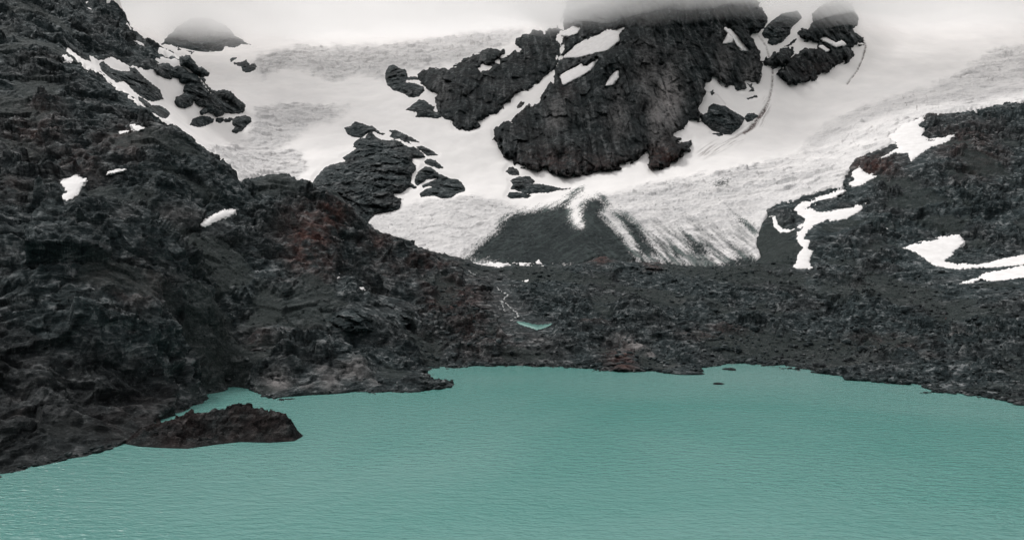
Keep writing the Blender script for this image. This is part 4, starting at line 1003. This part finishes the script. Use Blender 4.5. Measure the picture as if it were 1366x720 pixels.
def hiker(loc, rz, jacket, label, s=1.0, group=None):
    V = [(0,0,.95),(0,0,1.2),(0,0,1.42),(0,0,1.54),(0,-.01,1.63),(0,-.01,1.72),
         (.2,0,1.40),(.26,.03,1.15),(.25,-.08,.92),(.25,-.1,.83),(-.2,0,1.40),(-.26,.03,1.15),(-.25,-.08,.92),(-.25,-.1,.83),
         (.1,0,.9),(.12,-.06,.5),(.12,.0,.08),(.12,-.15,.04),(-.1,0,.9),(-.12,.04,.5),(-.12,.1,.08),(-.12,-.05,.04)]
    E = [(0,1),(1,2),(2,3),(3,4),(4,5),(2,6),(6,7),(7,8),(8,9),(2,10),(10,11),(11,12),(12,13),(0,14),(14,15),(15,16),(16,17),(0,18),(18,19),(19,20),(20,21)]
    rr = [.15,.15,.17,.06,.10,.09,.07,.055,.04,.035,.07,.055,.04,.035,.10,.075,.055,.045,.10,.075,.055,.045]
    b = skinned('person', V, E, rr, SKIN)
    b.location = loc; b.rotation_euler.z = rz; b.scale = (s, s, s)
    J = [0, 1, 2, 6, 7, 8, 10, 11, 12]; mp = {k: i for i, k in enumerate(J)}
    skinned('jacket', [V[k] for k in J], [(mp[a], mp[c]) for a, c in E if a in mp and c in mp], [rr[k] + .035 for k in J], jacket, b)
    T = [0, 14, 15, 16, 18, 19, 20]; mp = {k: i for i, k in enumerate(T)}
    skinned('trousers', [V[k] for k in T], [(mp[a], mp[c]) for a, c in E if a in mp and c in mp], [rr[k] + .02 for k in T], DARK, b)
    skinned('hair', [(0, .03, 1.66), (0, .02, 1.75)], [(0, 1)], [.10, .09], HAIR, b)
    tag(b, label, 'person', group)
    return b
def stand(px, py):
    i = int(np.argmin(np.abs(RPX - px)))
    e = (ROCKTOP[i, :, 2] - CAMH) / ROCKTOP[i, :, 1]
    j = int(np.argmax(e >= (CY - py) / FPX))
    return tuple(ROCKTOP[i, j])
hiker(stand(1261, 428), 1.2, REDC, 'hiker in a red jacket standing among the dark rocks on the right')
def crest(px):
    i = int(np.argmin(np.abs(RPX - px)))
    sel = (RY > 560) & (RY < 690)
    e = np.where(sel, (ROCKTOP[i, :, 2] - CAMH) / ROCKTOP[i, :, 1], -9)
    j = int(np.argmax(e))
    return tuple(ROCKTOP[i, j])
for px, lab in ((568.5, 'dark clad hiker on the ridge crest before the ice, left of the pair'), (570.8, 'dark clad hiker on the ridge crest before the ice, right of the pair')):
    hiker(crest(px), random.uniform(0, 3), GREYC, lab, 1.0, 'hikers at the edge of the ice')
for px, lab in ((617, 'dark clad hiker at the snout, leftmost of the three at the crest dip'), (620, 'dark clad hiker at the snout, middle of the three at the crest dip'), (625, 'dark clad hiker at the snout, rightmost of the three at the crest dip')):
    hiker(crest(px), random.uniform(0, 3), GREYC, lab, 1.0, 'hikers at the edge of the ice')

# ------------------------------------------------------------------ cloud lying on the summits
def cloud(dens, base, top, x0, x1, y0, y1, amp, seed):
    xs, ys = np.linspace(x0, x1, 110), np.linspace(y0, y1, 70)
    X, Yy = np.meshgrid(xs, ys, indexing='ij')
    zb = base + fbm(X, Yy, X * 0 + seed * 50, 320, 4, 0.5) * amp
    zb += 8 * sstep(-X, 560, 700) * sstep(Yy, 1400, 1550)
    zb += 20 - 34 * sstep(X, -60, 160) * (1 - sstep(Yy, 1480, 1640))
    zt = np.maximum(top + 90 * sstep(-X, 480, 680) + fbm(X, Yy, X * 0 + 99 + seed, 400, 2) * 15, zb + 10)
    edge = np.zeros(X.shape, bool); edge[0] = edge[-1] = True; edge[:, 0] = edge[:, -1] = True
    zb = np.where(edge, zt, zb)
    a, b = X.shape
    Vt = np.stack([X, Yy, zt], -1).reshape(-1, 3); Vb = np.stack([X, Yy, zb], -1).reshape(-1, 3)
    idx = np.arange(a * b).reshape(a, b)
    remap = np.arange(a * b) + a * b
    remap[edge.ravel()] = np.arange(a * b)[edge.ravel()]
    q = np.stack([idx[:-1, :-1], idx[1:, :-1], idx[1:, 1:], idx[:-1, 1:]], -1).reshape(-1, 4)
    V = np.concatenate([Vt, Vb]); F = np.concatenate([q, remap[q][:, ::-1]])
    used = np.zeros(len(V), bool); used[F.ravel()] = True
    rm = np.cumsum(used) - 1
    me = bpy.data.meshes.new('cloud')
    me.from_pydata(V[used].tolist(), [], rm[F].tolist()); me.update()
    m = bpy.data.materials.new('cloud_mist'); m.use_nodes = True
    t = m.node_tree; t.nodes.remove(t.nodes['Principled BSDF'])
    v = t.nodes.new('ShaderNodeVolumePrincipled')
    v.inputs['Color'].default_value = (1.0, 0.998, 0.996, 1)
    v.inputs['Density'].default_value = dens
    v.inputs['Anisotropy'].default_value = 0.2
    t.links.new(v.outputs[0], t.nodes['Material Output'].inputs['Volume'])
    me.materials.append(m)
    o = bpy.data.objects.new('cloud', me); COL.objects.link(o)
    tag(o, kind='stuff')
    return o
cloud(0.0022, 552, 662, -1200, 1150, 1150, 1950, 35, 1)
cloud(0.0058, 584, 676, -1200, 1150, 1150, 1950, 45, 2)
